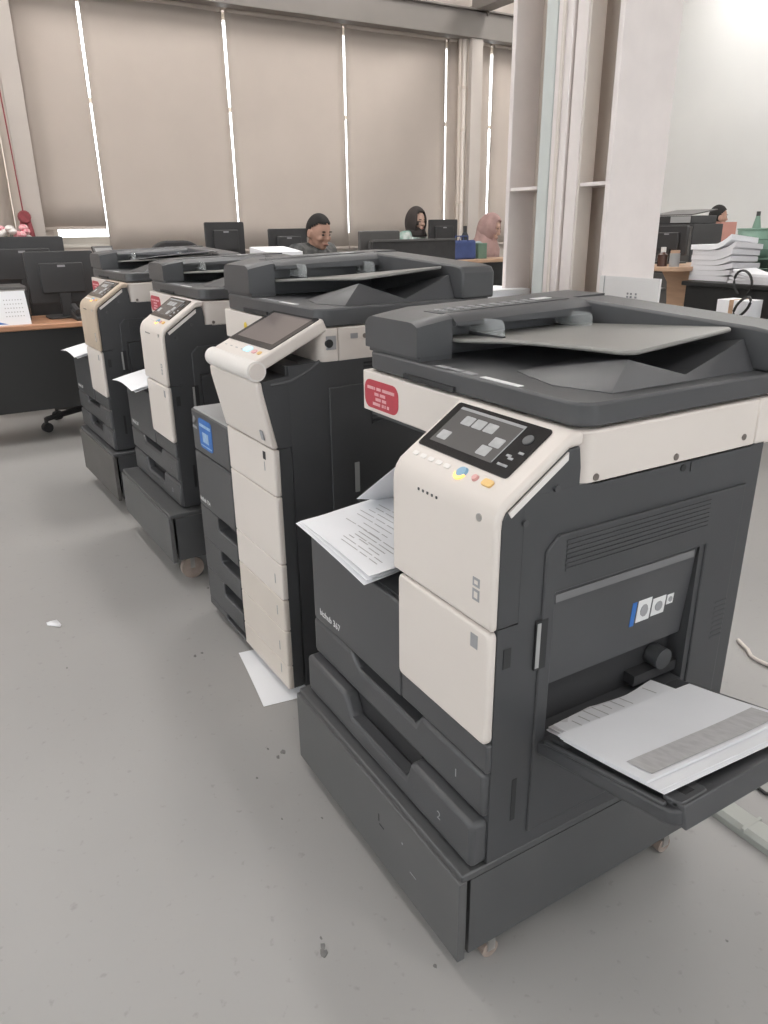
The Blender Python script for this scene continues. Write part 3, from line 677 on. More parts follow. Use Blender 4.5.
make_stand('low dark grey rolling stand under the nearest copier', (0, 0, 0), 0, -.628, -.004, -.184, .40, .042, .2220, STAND, STANDF, scratches=True, ci=.013)
make_stand('low dark stand on large casters under the second-farthest copier', (-1.80, .05, 0), .02, -.62, .035, -.205, .42, .090, .2670, STAND, STANDF)
make_stand('low worn brownish stand under the farthest copier', (-2.63, .0, 0), .04, -.60, .03, -.165, .42, .075, .2850, DARK, STANDB, open_side=True)

# ------------------------------------------------------------------ paper on and around the copiers
def printed_lines(parent, fr, x0, x1, y0, y1, n, zf, m=INK, seed=1):
    rnd = random.Random(seed); p = MB()
    for k in range(n):
        y = y1 - (y1 - y0) * (k + .5) / n; x = x0 + rnd.random() * .02
        while x < x1 - .02:
            l = .02 + rnd.random() * .05
            e = min(x + l, x1)
            if rnd.random() < .82: p.add([(x, y, zf(x, y)), (e, y, zf(e, y)), (e, y + .0022, zf(e, y + .0022)), (x, y + .0022, zf(x, y + .0022))], [(0, 1, 2, 3)])
            x = e + .008
    if fr: p.xf(fr)
    o = p.build('printed_text', m, parent); o['kind'] = 'stuff'
    return o
# sheets hanging out of the nearest copier's output tray
sh = thing('printed_sheets', 'printed sheets sticking out of the nearest copier’s output tray'.replace('’', "'"), 'paper', (-.45, -.06, .605), 0)
def oz(x, y):
    u = (x + .155) / .31; v = (y + .118) / .21
    return .030 + .016 * max(0, v - .25) + .004 * math.sin(u * 3.0) - .006 * (1 - v) ** 2 + .006 * max(0, u - .6)
for k in range(3):
    MB().grid(lambda u, v: (-.165 + .31 * u + .002 * k - .004 * (2 - k) * 0, -.100 - .012 * u + .21 * v - .004 * (2 - k) * (1 - v) - .0, oz(-.155 + .31 * u, -.118 + .21 * v) + .0022 * k - .006 * (2 - k) * (1 - v) * u), 12, 10, .0008).build('sheet', PAPER, sh)
printed_lines(sh, None, -.12, .04, -.06, .07, 9, lambda x, y: oz(x + .01, y - .006) + .0052, INKP, 3)
printed_lines(sh, None, -.03, .12, -.085, -.02, 6, lambda x, y: oz(x + .01, y - .006) + .0052, INKP, 8)
cs = MB().grid(lambda u, v: (-.150 + .19 * u, .030 + .085 * v, .056 + .135 * u - .02 * v), 8, 8, .0008).build('curled_sheet', PAPER, sh)
# paper in the open manual feed tray
U = Vector((.245, 0, .055)).normalized(); FT = frame_xf((-.004, -.030, .4345), U, (0, 1, 0))
pk = thing('paper_stack', 'loose printed paper stack lying underneath the clean sheets in the feed tray', 'paper', (.02, .05, .445), 0)
inv = Matrix.Translation((-.02, -.05, -.445))
for k in range(4):
    MB().grid(lambda u, v: (-.018 + .004 * k + .20 * u + .006 * math.sin(v * 7 + k), .022 + .235 * v + .004 * k, .0022 + .0020 * k + .004 * math.sin(v * 5 + k) * (1 - u) * .6), 8, 10, .0012).xf(inv @ FT).build('sheet', PAPER2 if k < 3 else PAPER, pk)
printed_lines(pk, inv @ FT, -.008, .035, .05, .24, 10, lambda x, y: .0115, INKP, 5)
ts = thing('printed_sheets', 'curling white sheets with a grey printed band on the open feed tray', 'paper', (.14, .10, .46), 0)
inv = Matrix.Translation((-.14, -.10, -.46))
def fz(u, v, k): return .0165 + .0018 * k + .006 * (u - .3) ** 2 + .010 * max(0, v - .7) * u
for k in range(4):
    sk = (-.030, -.012, .0, .0)[k]
    MB().grid(lambda u, v: (.040 - sk * .4 + .180 * u + .020 * v + (.016 if k < 2 else 0) * u, .002 + .283 * v - .008 * u, fz(u, v, k) - .003), 12, 12, .001).xf(inv @ FT).build('sheet', PAPER, ts)
MB().grid(lambda u, v: (.040 + .180 * (.70 + .26 * u) + .020 * v, .020 + .255 * v - .008 * (.70 + .26 * u), fz(.70 + .26 * u, v, 3) - .0015), 8, 12).xf(inv @ FT).build('printed_band', mat('grey_print_band', (0.46, 0.45, 0.45), .8, .2, 14, stretch=(3, 10, 3), col2=(0.54, 0.53, 0.53)), ts)
# papers on the two farther copiers
for (ox, oy, ozz, rz, lab, kx) in ((-1.80, .05, .2675, .02, "blank sheet sticking out of the output tray, second-farthest copier", 1.0), (-2.63, 0, .2855, .04, "bent white sheets sticking out of the farthest copier's output tray", 1.1)):
    s2 = thing('printed_sheets', lab, 'paper', (ox, oy, ozz + .378), rz)
    for k in range(2):
        MB().grid(lambda u, v: (-.585 + .30 * u, -.185 - .012 * k + .21 * v, .012 + .03 * v + .0025 * k + .012 * math.sin(u * 3.1) * kx - .012 * (1 - v) ** 2 + .004 * k * u), 10, 8, .0009).build('sheet', PAPER, s2)
fs_ = thing('paper_sheet', 'large white sheet lying in the document feeder of the farthest copier', 'paper', (-2.63, 0, .2855), .04)
MB().grid(lambda u, v: (-.40 + .42 * u, .14 + .27 * v, .7125 + .078 + .022 * u + .016 * v * u + .010 * max(0, u - .7)), 10, 6, .0009).build('sheet', PAPER, fs_)
# sheet on the floor under the tall copier, scrap, smudges
a = Vector((-.283, .038, 0)).normalized(); b_ = Vector((a.y, -a.x, 0)); b_ = b_ if b_.y > 0 else -b_
MB_s = MB().grid(lambda u, v: Vector((-.902, -.168, .0015)) + a * .297 * u + b_ * .21 * v + Vector((0, 0, .004 * math.sin(u * 3.1) * (1 - v))), 8, 6, .0008)
tag(MB_s.build('paper_sheet', PAPER, None), 'white sheet lying on the floor half under the tall copier', 'paper')
c0 = at(55, 625, 2, 0)
tag(MB().add([(c0.x - .03, c0.y - .022, .001), (c0.x - .008, c0.y - .022, .002), (c0.x + .03, c0.y + .012, .004), (c0.x + .012, c0.y + .018, .002), (c0.x - .022, c0.y + .01, .006), (c0.x - .03, c0.y - .008, .003)], [(0, 1, 2, 3, 4, 5)]).build('paper_scrap', PAPER, None, solid=.0008), 'tiny torn scrap of white paper on the open floor', 'paper')
fl_ = bpy.data.objects['floor']
for (u, v, r) in ((323, 946, .009), (324, 953, .013), (321, 938, .005), (283, 752, .012), (278, 757, .009), (195, 656, .010), (202, 653, .008), (268, 749, .006), (67, 668, .006), (257, 778, .005), (282, 819, .004), (208, 588, .01), (322, 818, .005), (435, 966, .006), (727, 941, .004)):
    p = at(u, v, 2, 0)
    MB().prism('z', [(p.x + r * (1 + .3 * math.sin(3 * t_ + u)) * math.cos(t_) * .7, p.y + r * .45 * (1 + .3 * math.sin(2 * t_ + v)) * math.sin(t_)) for t_ in [2 * math.pi * i / 10 for i in range(10)]], -.001, .0006).build('smudge', STAIN, fl_)
# trunking and a stray cable behind the nearest copier
tk = thing('cable_trunking', 'pale grey-green cable trunking along the floor behind nearest copier', 'trunking', (0, .54, 0))
MB().prism('x', [(-.030, 0), (-.030, .014), (-.020, .022), (.020, .022), (.030, .014), (.030, 0)], -.75, 1.5).build('cover', TRUNK, tk)
B('joint', TRUNK, tk, .05, .056, -.031, .031, 0, .023)
pts = [at(738, 640, 2, .006), at(748, 650, 2, .006), at(751, 656, 2, .006), at(757, 660, 2, .006), at(775, 668, 2, .006), at(800, 690, 2, .006)]
tag(MB().tube(pts, .006, 8).build('floor_cable', CABLEW, None), 'thin pale cable bent on the floor at the right edge', 'cable')
pts = [at(756, 786, 2, .005), at(765, 793, 2, .005), at(775, 797, 2, .005)]
tag(MB().tube(pts, .004, 8).build('floor_cable', CABLE, None), 'thin dark cable on the floor beneath the open feed tray', 'cable')

# ------------------------------------------------------------------ office furniture
def make_monitor(label, x, y0, y1, zb, zt, rz, zdesk, m=MONB, back=True, grp='computer monitors'):
    """panel plus foot; at rz = 0 its back faces +x (towards the copiers)"""
    yc = (y0 + y1) / 2; wd = y1 - y0
    t = thing('computer_monitor', label, 'monitor', (x, yc, zdesk), rz, grp)
    z0 = zb - zdesk; z1 = zt - zdesk
    MB().prism('x', rrect(-wd / 2, wd / 2, z0, z1, .012), -.02, .012).build('panel', m, t, bevel=.004)
    B('screen', SCR, t, -.0215, -.0195, -wd / 2 + .012, wd / 2 - .012, z0 + .02, z1 - .012)
    MB().prism('x', rrect(-wd * .32, wd * .32, z0 + (z1 - z0) * .2, z1 - (z1 - z0) * .22, .01), .012, .034).build('back_box', m, t, bevel=.006)
    B('maker_mark', TXTG, t, .034, .0345, -.022, .022, z1 - (z1 - z0) * .30, z1 - (z1 - z0) * .26)
    B('neck', m, t, .0, .03, -.03, .03, .012, z0 + (z1 - z0) * .3, bevel=.004)
    MB().prism('z', rrect(-.10, .09, -.12, .12, .03), 0, .012).build('foot', m, t, bevel=.003)
    return t
def make_desk(label, x0, x1, y0, y1, z, front, pb=.2, wood=WOOD, panel=DESKB):
    t = thing('desk', label, 'desk', ((x0 + x1) / 2, (y0 + y1) / 2, 0), 0)
    cx, cy = (x0 + x1) / 2, (y0 + y1) / 2; a, b = (x1 - x0) / 2, (y1 - y0) / 2
    B('desktop', wood, t, -a, a, -b, b, z - .03, z, bevel=.006)
    f = {'+x': (a - .04, a - .02, -b + .03, b - .03), '-y': (-a + .03, a - .03, -b + .02, -b + .04), '+y': (-a + .03, a - .03, b - .04, b - .02), '-x': (-a + .02, -a + .04, -b + .03, b - .03)}[front]
    B('modesty_panel', panel, t, *f, pb, z - .03)
    for sx in (-1, 1):
        for sy in (-1, 1): B('leg', panel, t, sx * (a - .05) - .025, sx * (a - .05) + .025, sy * (b - .05) - .025, sy * (b - .05) + .025, 0, z - .03)
    return t
def make_chair(label, loc, rz, seat=.45, back=1.0, m=FABB):
    t = thing('office_chair', label, 'chair', loc, rz, 'black office chairs')
    for k in range(5):
        an = 2 * math.pi * k / 5 + .3; c, s = math.cos(an), math.sin(an)
        lg = MB().cyl((c * .03, s * .03, .115), (c * .29, s * .29, .085), .022, .016, n=8).build('leg', MONB, t)
        MB().cyl((c * .29 - s * .02, s * .29 + c * .02, .032), (c * .29 + s * .02, s * .29 - c * .02, .032), .031, n=14).build('wheel', BLACK, lg)
        MB().cyl((c * .29, s * .29, .03), (c * .29, s * .29, .095), .012, n=8).build('wheel_stem', MONB, lg)
    MB().cyl((0, 0, .09), (0, 0, seat - .05), .028, n=12).build('gas_column', MONB, t)
    MB().prism('z', rrect(-.24, .24, -.23, .23, .09), seat - .05, seat).build('seat', m, t, bevel=.02)
    MB().prism('y', rrect(-.22, .22, seat + .12, back, .16, n=8), -.27, -.22).build('backrest', m, t, bevel=.015)
    MB().tube([(0, -.1, seat - .04), (0, -.26, seat - .02), (0, -.285, seat + .2)], .02, 8).build('back_bar', MONB, t)
    for s in (-1, 1): MB().tube([(s * .22, -.08, seat - .03), (s * .27, -.08, seat + .06), (s * .27, -.08, seat + .2), (s * .27, .12, seat + .2)], .015, 8).build('armrest', MONB, t)
    return t

# desk at the left with monitors, calendar, chair behind its panel
make_desk('wood-topped desk with black front panel at the left edge', -4.62, -4.08, -1.6, .62, .702, '+x', pb=.204)
p0 = at(22, 250, 0, -4.40); p1 = at(92, 252, 0, -4.40)
make_monitor('black monitor seen from behind, standing behind the desk calendar', -4.40, p0.y, p1.y, .79, (p0.z + p1.z) / 2, 0, .702)
make_desk('second wood-topped desk behind the calendar desk', -5.95, -5.05, -1.6, .24, .70, '+x', pb=.3)
p0 = at(-28, 235, 0, -5.3); p1 = at(62, 236, 0, -5.3)
make_monitor('large black monitor at the far left under the pink flowers', -5.3, p0.y, p1.y, .82, p1.z, 0, .70)
q0 = at(0, 322, 0, -4.16); q1 = at(29, 318, 0, -4.16); q2 = at(22, 290, 0, -4.22)
cal = thing('desk_calendar', 'white tent calendar on the desk at left edge', 'calendar', (-4.16, (q0.y + q1.y) / 2 - .03, .702))
hz = q2.z - .702; hy = .115
MB().add([(.02, -hy, 0), (.02, hy, 0), (-.03, hy - .006, hz), (-.03, -hy + .006, hz), (.018, -hy, 0), (.018, hy, 0), (-.033, hy - .006, hz), (-.033, -hy + .006, hz)], [(0, 1, 2, 3), (7, 6, 5, 4), (0, 4, 5, 1), (1, 5, 6, 2), (2, 6, 7, 3), (3, 7, 4, 0)]).build('front_leaf', PAPER, cal)
MB().add([(-.085, -hy, 0), (-.085, hy, 0), (-.035, hy - .006, hz), (-.035, -hy + .006, hz), (-.087, -hy, 0), (-.087, hy, 0), (-.037, hy - .006, hz), (-.037, -hy + .006, hz)], [(0, 1, 2, 3), (7, 6, 5, 4), (0, 4, 5, 1), (1, 5, 6, 2), (2, 6, 7, 3), (3, 7, 4, 0)]).build('back_leaf', PAPER, cal)
def calx(z): return .0206 - .05 * z / hz
MB().add([(calx(.006), -hy + .002, .006), (calx(.006), -hy + .11, .006), (calx(.02), -hy + .06, .02), (calx(.05), -hy + .002, .05)], [(0, 1, 2, 3)]).build('blue_print', BLUE, cal)
pm = MB()
for r_ in range(5):
    for c_ in range(7):
        z = .045 + r_ * .022; y = -.01 + c_ * .015
        pm.add([(calx(z), y, z), (calx(z), y + .006, z), (calx(z + .006), y + .006, z + .006), (calx(z + .006), y, z + .006)], [(0, 1, 2, 3)])
pm.build('date_print', INKP, cal)
MB().tube([(-.034, -hy, hz), (-.034, hy, hz)], .005, 8).build('binding', CHROME, cal)
p = at(9, 286, 0, -4.45)
pb_ = thing('desk_printer', 'flat dark box printer on the desk behind the calendar', 'printer', (-4.47, p.y - .06, .702))
B('body', MONB, pb_, -.15, .15, -.16, .14, 0, .17, bevel=.008); B('lid', MONG, pb_, -.15, .15, -.16, .14, .172, .20, bevel=.005); B('tray', TXTG, pb_, .12, .19, -.12, .10, .05, .058)
b2 = thing('telephone', 'dark desk phone beside the monitor foot on left desk', 'telephone', (-4.22, .10, .702))
MB().prism('y', [(-.09, 0), (.09, 0), (.09, .02), (-.09, .055)], -.08, .08).build('base', MONB, b2, bevel=.004); MB().tube([(-.07, -.06, .075), (0, -.065, .065), (.07, -.06, .05)], .018, 8).build('handset', MONB, b2)
B('key_pad', TXTG, b2, -.03, .06, .0, .06, .036, .0375)
pen = thing('picture_frame', 'small tilted photo frame near the bright window strip', 'frame', at(106, 248, 0, -5.25), .5)
pen.location.z = .97
MB().prism('x', rrect(-.09, .09, .0, .135, .004), -.008, .008).xf(Matrix.Rotation(-.35, 4, 'Y')).build('frame', MONG, pen); MB().box(.0082, .0092, -.075, .075, .014, .12).xf(Matrix.Rotation(-.35, 4, 'Y')).build('photo', TOPG, pen)
cab = thing('filing_cabinet', 'dark low cabinet under the photo frame by the window', 'cabinet', (-5.3, pen.location.y + .06, 0))
B('carcass', MONB, cab, -.25, .25, -.16, .24, 0, .965, bevel=.004)
for k in range(3): d = B('drawer', MONG, cab, .25, .265, -.15, .23, .03 + k * .31, .32 + k * .31, bevel=.003); B('handle', CHROME, d, .265, .28, -.02, .12, .20 + k * .31, .215 + k * .31)
p = at(58, 431, 2, 0)
make_chair('black swivel chair whose wheels show below the left desk panel', (-4.47, .06, 0), -1.5708, seat=.43, back=.95)
# flowers and ribbon in front of the left wall column
p = at(10, 228, 0, -6.5)
vz = thing('flower_arrangement', 'pink and white artificial flowers by the left wall column', 'flowers', (-6.5, p.y, 0))
MB().cyl((0, 0, .84), (0, 0, 1.02), .05, .075, n=14).build('pot', MONB, vz); B('stand', MONB, vz, -.1, .1, -.1, .1, 0, .84, bevel=.004)
rnd = random.Random(3)
for k in range(16):
    y = -.17 + .34 * rnd.random(); x = -.08 + .16 * rnd.random(); z = 1.14 + .10 * rnd.random()
    MB().tube([(0, 0, 1.0), (x * .5, y * .5, 1.08), (x, y, z)], .004, 6).build('stem', GREENP, vz)
    MB().ell((x, y, z), (.038, .038, .028), 10, 6).build('bloom', FLOW if k % 3 else WHITE2, vz)
q = at(25, 217, 0, -6.74)
rb = thing('ribbon_rosette', 'dark red rosette with hanging tails on left wall column', 'ribbon', (-6.74, q.y, q.z))
MB().cyl((-.04, 0, 0), (-.0, 0, 0), .055, .045, n=14).build('rosette', RIBB, rb)
for s in (-1, 1): MB().add([(-.02, s * .005, -.03), (-.02, s * .045, -.03), (-.02, s * .07, -.24), (-.02, s * .02, -.24)], [(0, 1, 2, 3)]).build('tail', RIBB, rb, solid=.004)
MB().cyl((-.03, -.005, .05), (-.03, -.03, 1.2), .006, n=6).build('cord', RIBB, rb)

# desks and monitors below the windows
make_desk('long black desk below the blinds with two monitors', -6.1, -5.1, .85, 3.0, .72, '+x', pb=.1, wood=MONG)
for (u0, v0, u1, v1, lab, xx) in ((204, 222, 243, 222, 'black monitor against the blinds, left of the man', -5.5), (268, 228.5, 306, 228.5, "black monitor directly behind the man's head", -5.45)):
    p0 = at(u0, v0, 0, xx); p1 = at(u1, v1, 0, xx)
    make_monitor(lab, xx, p0.y, p1.y, p0.z - .27, (p0.z + p1.z) / 2, 0, .72)
p = at(186, 240, 0, -4.72)
make_chair('black round-backed chair left of the monitors below the blinds', (-4.75, p.y - .0, 0), -1.57, back=1.13)
# the man's desk, its grey monitor, white paper box
make_desk("the man's work desk behind the tall copier", -4.20, -3.70, .95, 2.45, .72, '+x', pb=.1, wood=MONG)
p0 = at(359, 231, 0, -3.9); p1 = at(394, 232, 0, -3.9)
make_monitor('grey-backed monitor between the man and the low partition', -3.9, p0.y, p1.y + .04, p0.z - .30, p0.z, 0, .72, m=MONG)
p0 = at(258, 247, 0, -4.1); p1 = at(293, 250, 0, -4.1)
pb2 = thing('paper_stack', 'stack of white paper in a tray left of the man', 'paper', (-4.1, (p0.y + p1.y) / 2, .72))
B('tray', MONB, pb2, -.16, .16, -(p1.y - p0.y) / 2 - .01, (p1.y - p0.y) / 2 + .01, 0, p0.z - .72 - .07, bevel=.004)
MB().prism('y', [(-.15, 0), (.15, 0), (.15, .04), (-.15, .068)], -(p1.y - p0.y) / 2, (p1.y - p0.y) / 2).xf(Matrix.Translation((0, 0, p0.z - .72 - .07))).build('sheets', PAPER, pb2)
# low partition in front of the women
p0 = at(372, 240, 0, -3.62); p1 = at(454, 241, 0, -3.62)
pr = thing('desk_partition', 'low black partition panel standing in front of the women', 'partition', (-3.62, (p0.y + p1.y) / 2, 0))
hw = (p1.y - p0.y) / 2
B('panel', FABB, pr, -.02, .02, -hw, hw, .08, p0.z - .012, bevel=.004); B('cap_rail', MONG, pr, -.024, .024, -hw - .004, hw + .004, p0.z - .012, p0.z)
for s in (-1, 1): B('foot', MONB, pr, -.2, .2, s * (hw - .1) - .02, s * (hw - .1) + .02, 0, .03, bevel=.004); B('post', MONB, pr, -.02, .02, s * (hw - .1) - .02, s * (hw - .1) + .02, .03, .08)
# the women's desk with the blue bag
p0 = at(453, 259, 0, -5.0)
zf_ = p0.z - .01
make_desk('wood-edged black desk in front of the woman in pink headscarf', -5.25, -4.95, p0.y - .15, p0.y + 1.6, zf_, '+x', pb=.05, wood=WOOD2)
p0 = at(453, 240, 0, -5.05); p1 = at(476, 260, 0, -5.05)
bgx = thing('bag', 'blue fabric bag on the wood-edged desk', 'bag', (-5.1, (p0.y + p1.y) / 2, zf_))
hb = p0.z - zf_; wb = (p1.y - p0.y) / 2
MB().add([(-.06, -wb, 0), (.06, -wb, 0), (.06, wb, 0), (-.06, wb, 0), (-.03, -wb - .01, hb), (.03, -wb - .02, hb * .94), (.035, wb + .01, hb), (-.03, wb, hb * .95)], [(0, 1, 2, 3), (7, 6, 5, 4), (0, 4, 5, 1), (1, 5, 6, 2), (2, 6, 7, 3), (3, 7, 4, 0)]).build('sack', BLUEB, bgx, bevel=.02, seg=3)
for s in (-.03, .03): MB().tube([(s, -.05, hb * .9), (s * 1.3, -.04, hb + .03), (s * 1.3, .04, hb + .03), (s, .05, hb * .9)], .006, 6).build('handle', BLUEB, bgx)
p0 = at(482, 251, 0, -5.08)
gb = thing('box', 'small green box beside the blue bag', 'box', (-5.12, p0.y, zf_)); B('carton', mat('dull_green_card', (0.15, 0.24, 0.18), .6, .1, 12), gb, -.05, .05, -.05, .05, 0, .13, bevel=.003); B('flap', GREENP, gb, -.052, .052, -.052, .052, .13, .136)
# monitor, desk and bottle for the woman in the dark scarf
make_desk('desk below the blinds behind the low partition', -6.72, -5.85, 4.20, 5.2, .80, '+x', pb=.1, wood=MONG)
p0 = at(433, 219.5, 0, -6.05); p1 = at(461, 219.5, 0, -6.05)
make_monitor('black monitor right of the woman in the dark headscarf', -6.12, p0.y, p1.y, p0.z - .28, p0.z, 0, .80)
p0 = at(465, 232, 0, -6.08)
bt = thing('bottle', 'dark water bottle right of the far black monitor', 'bottle', (-6.08, p0.y, .80))
hb2 = at(465, 226, 0, -6.08).z - .80
MB().cyl((0, 0, 0), (0, 0, hb2 * .75), .04, n=14).cyl((0, 0, hb2 * .75), (0, 0, hb2 * .86), .04, .018, n=14).build('body', NAVY, bt); MB().cyl((0, 0, hb2 * .86), (0, 0, hb2), .02, n=12).build('cap', MONB, bt)
# white papers on a low side table between tall copier and column
p0 = at(484, 290, 1, 1.25); 
stb = thing('side_table', 'small dark side table beside the big column', 'table', (p0.x + .0, 1.25, 0))
zz = at(490, 297, 1, 1.2).z
B('top', MONB, stb, -.2, .18, -.16, .14, zz - .03, zz - .008, bevel=.003)
for sx in (-.17, .15):
    for sy in (-.13, .11): B('leg', MONB, stb, sx - .015, sx + .015, sy - .015, sy + .015, 0, zz - .03)
rp = thing('paper_stack', 'short pile of white paper left of the big column', 'paper', (p0.x + .03, 1.24, zz - .008))
for k in range(5): MB().box(-.105, .105, -.148, .14, k * .007, k * .007 + .0065).xf(Matrix.Rotation(.05 * math.sin(k * 2.1), 4, 'Z')).build('sheets', PAPER, rp)
# white board leaning on the column
p0 = at(601, 277, 1, 1.24); p1 = at(661, 279, 1, 1.24)
wb_ = thing('foam_board', 'white board with small printed marks leaning at the column foot', 'board', ((p0.x + p1.x) / 2, 1.24, 0))
hw = (p1.x - p0.x) / 2
MB().box(-hw, hw, -.004, .004, .0, p1.z).xf(Matrix.Translation((0, -.02, 0)) @ Matrix.Rotation(-.02, 4, 'X')).build('sheet', mat('white_board', (0.78, 0.76, 0.75), .5, .03, 6), wb_)
zz2 = at(632, 297, 1, 1.235).z
p = MB()
for k, x in enumerate((-.012, .002, .022)):
    p.box(x, x + .008, -.0255, -.0242, zz2 - .004, zz2 + .002); p.box(x + .001, x + .007, -.0255, -.0242, zz2 + .006, zz2 + .012)
p.xf(Matrix.Translation((.01, .0, 0)) @ Matrix.Rotation(-.02, 4, 'X')).build('printed_marks', INK, wb_)
MB().box(-hw + .02, -hw + .022, -.0255, -.0242, .5, p1.z).xf(Matrix.Rotation(-.02, 4, 'X')).build('edge_line', TXTG, wb_)

# ------------------------------------------------------------------ desks at the right, in front of the white wall
YR = 4.0
zw = at(685, 266, 1, YR).z
xl = at(652, 266, 1, YR).x; xr_ = at(692, 266, 1, YR).x
wd = thing('wooden_desk', 'tan wooden desk end with a curved side panel, right of column', 'desk', ((xl + xr_) / 2, YR + .25, 0))
hw = (xr_ - xl) / 2
MB().prism('z', rrect(-hw - .05, hw + .03, -.48, .45, .10, n=6, corners=(1, 0, 0, 1)), zw - .03, zw).build('desktop', WOOD2, wd, bevel=.005)
MB().prism('y', [(-.06, 0), (.10, 0), (.08, .30), (.085, .50), (.12, .65), (.20, zw - .03), (-.12, zw - .03), (-.05, zw - .12), (-.03, zw - .3)], -.22, -.19).build('side_panel', WOOD2, wd, bevel=.003)
B('back_panel', DESKB, wd, -hw, hw, .38, .40, .1, zw - .03)
p0 = at(653, 226, 1, 4.25); p1 = at(689, 226, 1, 4.25)
mm = make_monitor('black monitor on the tan wooden desk right of column', (p0.x + p1.x) / 2, 4.25 - (p1.x - p0.x) / 2, 4.25 + (p1.x - p0.x) / 2, zw + .06, p0.z, -math.pi / 2, zw)
bt2 = thing('bottle', 'small brown bottle with white cap before the right-hand monitor', 'bottle', at(662, 264, 1, 3.86)); bt2.location.z = zw
hb3 = at(662, 247, 1, 3.86).z - zw
MB().cyl((0, 0, 0), (0, 0, hb3 * .6), .035, n=14).cyl((0, 0, hb3 * .6), (0, 0, hb3 * .75), .035, .016, n=14).build('body', mat('brown_glass', (.08, .04, .03), .2, .1, 10), bt2); MB().cyl((0, 0, hb3 * .75), (0, 0, hb3), .018, n=12).build('cap', WHITE2, bt2)
jr = thing('jar', 'small clear jar beside the brown bottle', 'jar', at(674, 264, 1, 3.88)); jr.location.z = zw
MB().cyl((0, 0, 0), (0, 0, .09), .035, n=14).build('glass', TOPG, jr); MB().cyl((0, 0, .09), (0, 0, .11), .032, n=14).build('lid', WOOD2, jr)
# printer on a shelf unit behind
p0 = at(655, 211, 1, 5.2); p1 = at(694, 224, 1, 5.2)
cbt = thing('filing_cabinet', 'dark cabinet carrying the grey printer', 'cabinet', ((p0.x + p1.x) / 2, 5.35, 0))
hw = (p1.x - p0.x) / 2; zc = p1.z
B('carcass', MONB, cbt, -hw - .04, hw + .04, -.2, .2, 0, zc, bevel=.004)
for k in range(3): d = B('drawer', MONG, cbt, -hw - .03, hw + .03, -.215, -.2, .03 + k * zc / 3, zc / 3 * (k + 1) - .02, bevel=.003); B('handle', CHROME, d, -.06, .06, -.23, -.215, zc / 3 * (k + .6), zc / 3 * (k + .6) + .015)
ppr = thing('desk_printer', 'grey desktop printer with raised lid against the white wall', 'printer', ((p0.x + p1.x) / 2, 5.33, zc))
hp = p0.z - zc
B('body', MONB, ppr, -hw, hw, -.17, .17, 0, hp * .6, bevel=.006); B('front_panel', TOPG, ppr, .0, hw - .01, -.174, -.169, hp * .1, hp * .55); MB().add([(-hw, -.17, hp * .62), (hw, -.17, hp * .62), (hw, .17, hp * 1.0), (-hw, .17, hp * 1.0), (-hw, -.17, hp * .7), (hw, -.17, hp * .7), (hw, .17, hp * 1.07), (-hw, .17, hp * 1.07)], [(0, 1, 2, 3), (7, 6, 5, 4), (0, 4, 5, 1), (1, 5, 6, 2), (2, 6, 7, 3), (3, 7, 4, 0)]).build('lid', MONG, ppr)
# black desk carrying the paper stacks
zb_ = at(715, 281, 1, YR).z
xa_ = at(692, 281, 1, YR).x + .02
dk = make_desk('long black desk carrying the big paper stack', xa_, xa_ + 2.2, YR - .14, YR + .75, zb_, '-y', pb=.05, wood=DESKB)
p0 = at(695, 243, 1, YR); p1 = at(735, 280, 1, YR)
stx = (p0.x + p1.x) / 2 - .02; hw = (p1.x - p0.x) / 2 - .025
big = thing('paper_stack', 'tall stack of white paper with curled right corners on black desk', 'paper', (stx, YR + .12, zb_))
hs = p0.z - zb_ - .01; nl = 7; rnd = random.Random(5)
for k in range(nl):
    z0 = hs * k / nl; z1 = hs * (k + 1) / nl; j = .012 * (rnd.random() - .5)
    def fn(u, v, z1=z1, k=k, j=j): return (-hw + j + 2 * hw * u * (1.0 + .04 * (k % 3)), -.15 + .30 * v + j, z1 + (.055 * max(0, u - .5) ** 2 / .2 * (k / nl) * (1.2 - .5 * v)))
    MB().grid(fn, 10, 6, hs / nl * .97).build('bundle', PAPER2 if k < nl - 1 else PAPER, big)
p0 = at(738, 268, 1, YR - .02)
low = thing('paper_stack', 'low spread paper pile right of the tall paper stack', 'paper', (p0.x + .13, YR - .0 + .03, zb_))
for k in range(4): MB().grid(lambda u, v: (-.13 + .30 * u + .01 * k, -.14 + .24 * v, .016 * (k + 1) + .03 * max(0, .3 - u) * k), 8, 5, .015).build('bundle', PAPER2 if k < 3 else PAPER, low)
# green basket, dark box
p0 = at(741, 229, 1, YR + .45); p1 = at(772, 262, 1, YR + .45)
gk = thing('basket', 'green plastic basket behind the paper stack', 'basket', ((p0.x + p1.x) / 2, YR + .45, zb_))
hw = (p1.x - p0.x) / 2; hk = p0.z - zb_
MB().cyl((0, 0, 0), (0, 0, hk), hw * .75, hw * .95, n=20, caps=False).cyl((0, 0, 0), (0, 0, .005), hw * .75, hw * .75, n=20).build('tub', GREENP, gk, solid=.005)
for k in range(5): MB().tube([(hw * (.76 + .2 * (k + 1) / 5) * math.cos(a), hw * (.76 + .2 * (k + 1) / 5) * math.sin(a), hk * (k + 1) / 5) for a in [2 * math.pi * i / 20 for i in range(21)]], .006, 6).build('rim', GREENP, gk)
bt3 = thing('bottle', 'dark bottle neck rising out of the green basket', 'bottle', ((p0.x + p1.x) / 2 - .02, YR + .45, zb_ + .006))
MB().cyl((0, 0, 0), (0, 0, hk), .03, n=12).cyl((0, 0, hk), (0, 0, hk + .08), .03, .014, n=12).build('body', GREENP, bt3); MB().cyl((0, 0, hk + .08), (0, 0, hk + .11), .014, n=10).build('cap', MONB, bt3)
p0 = at(757, 258, 1, YR + .1)
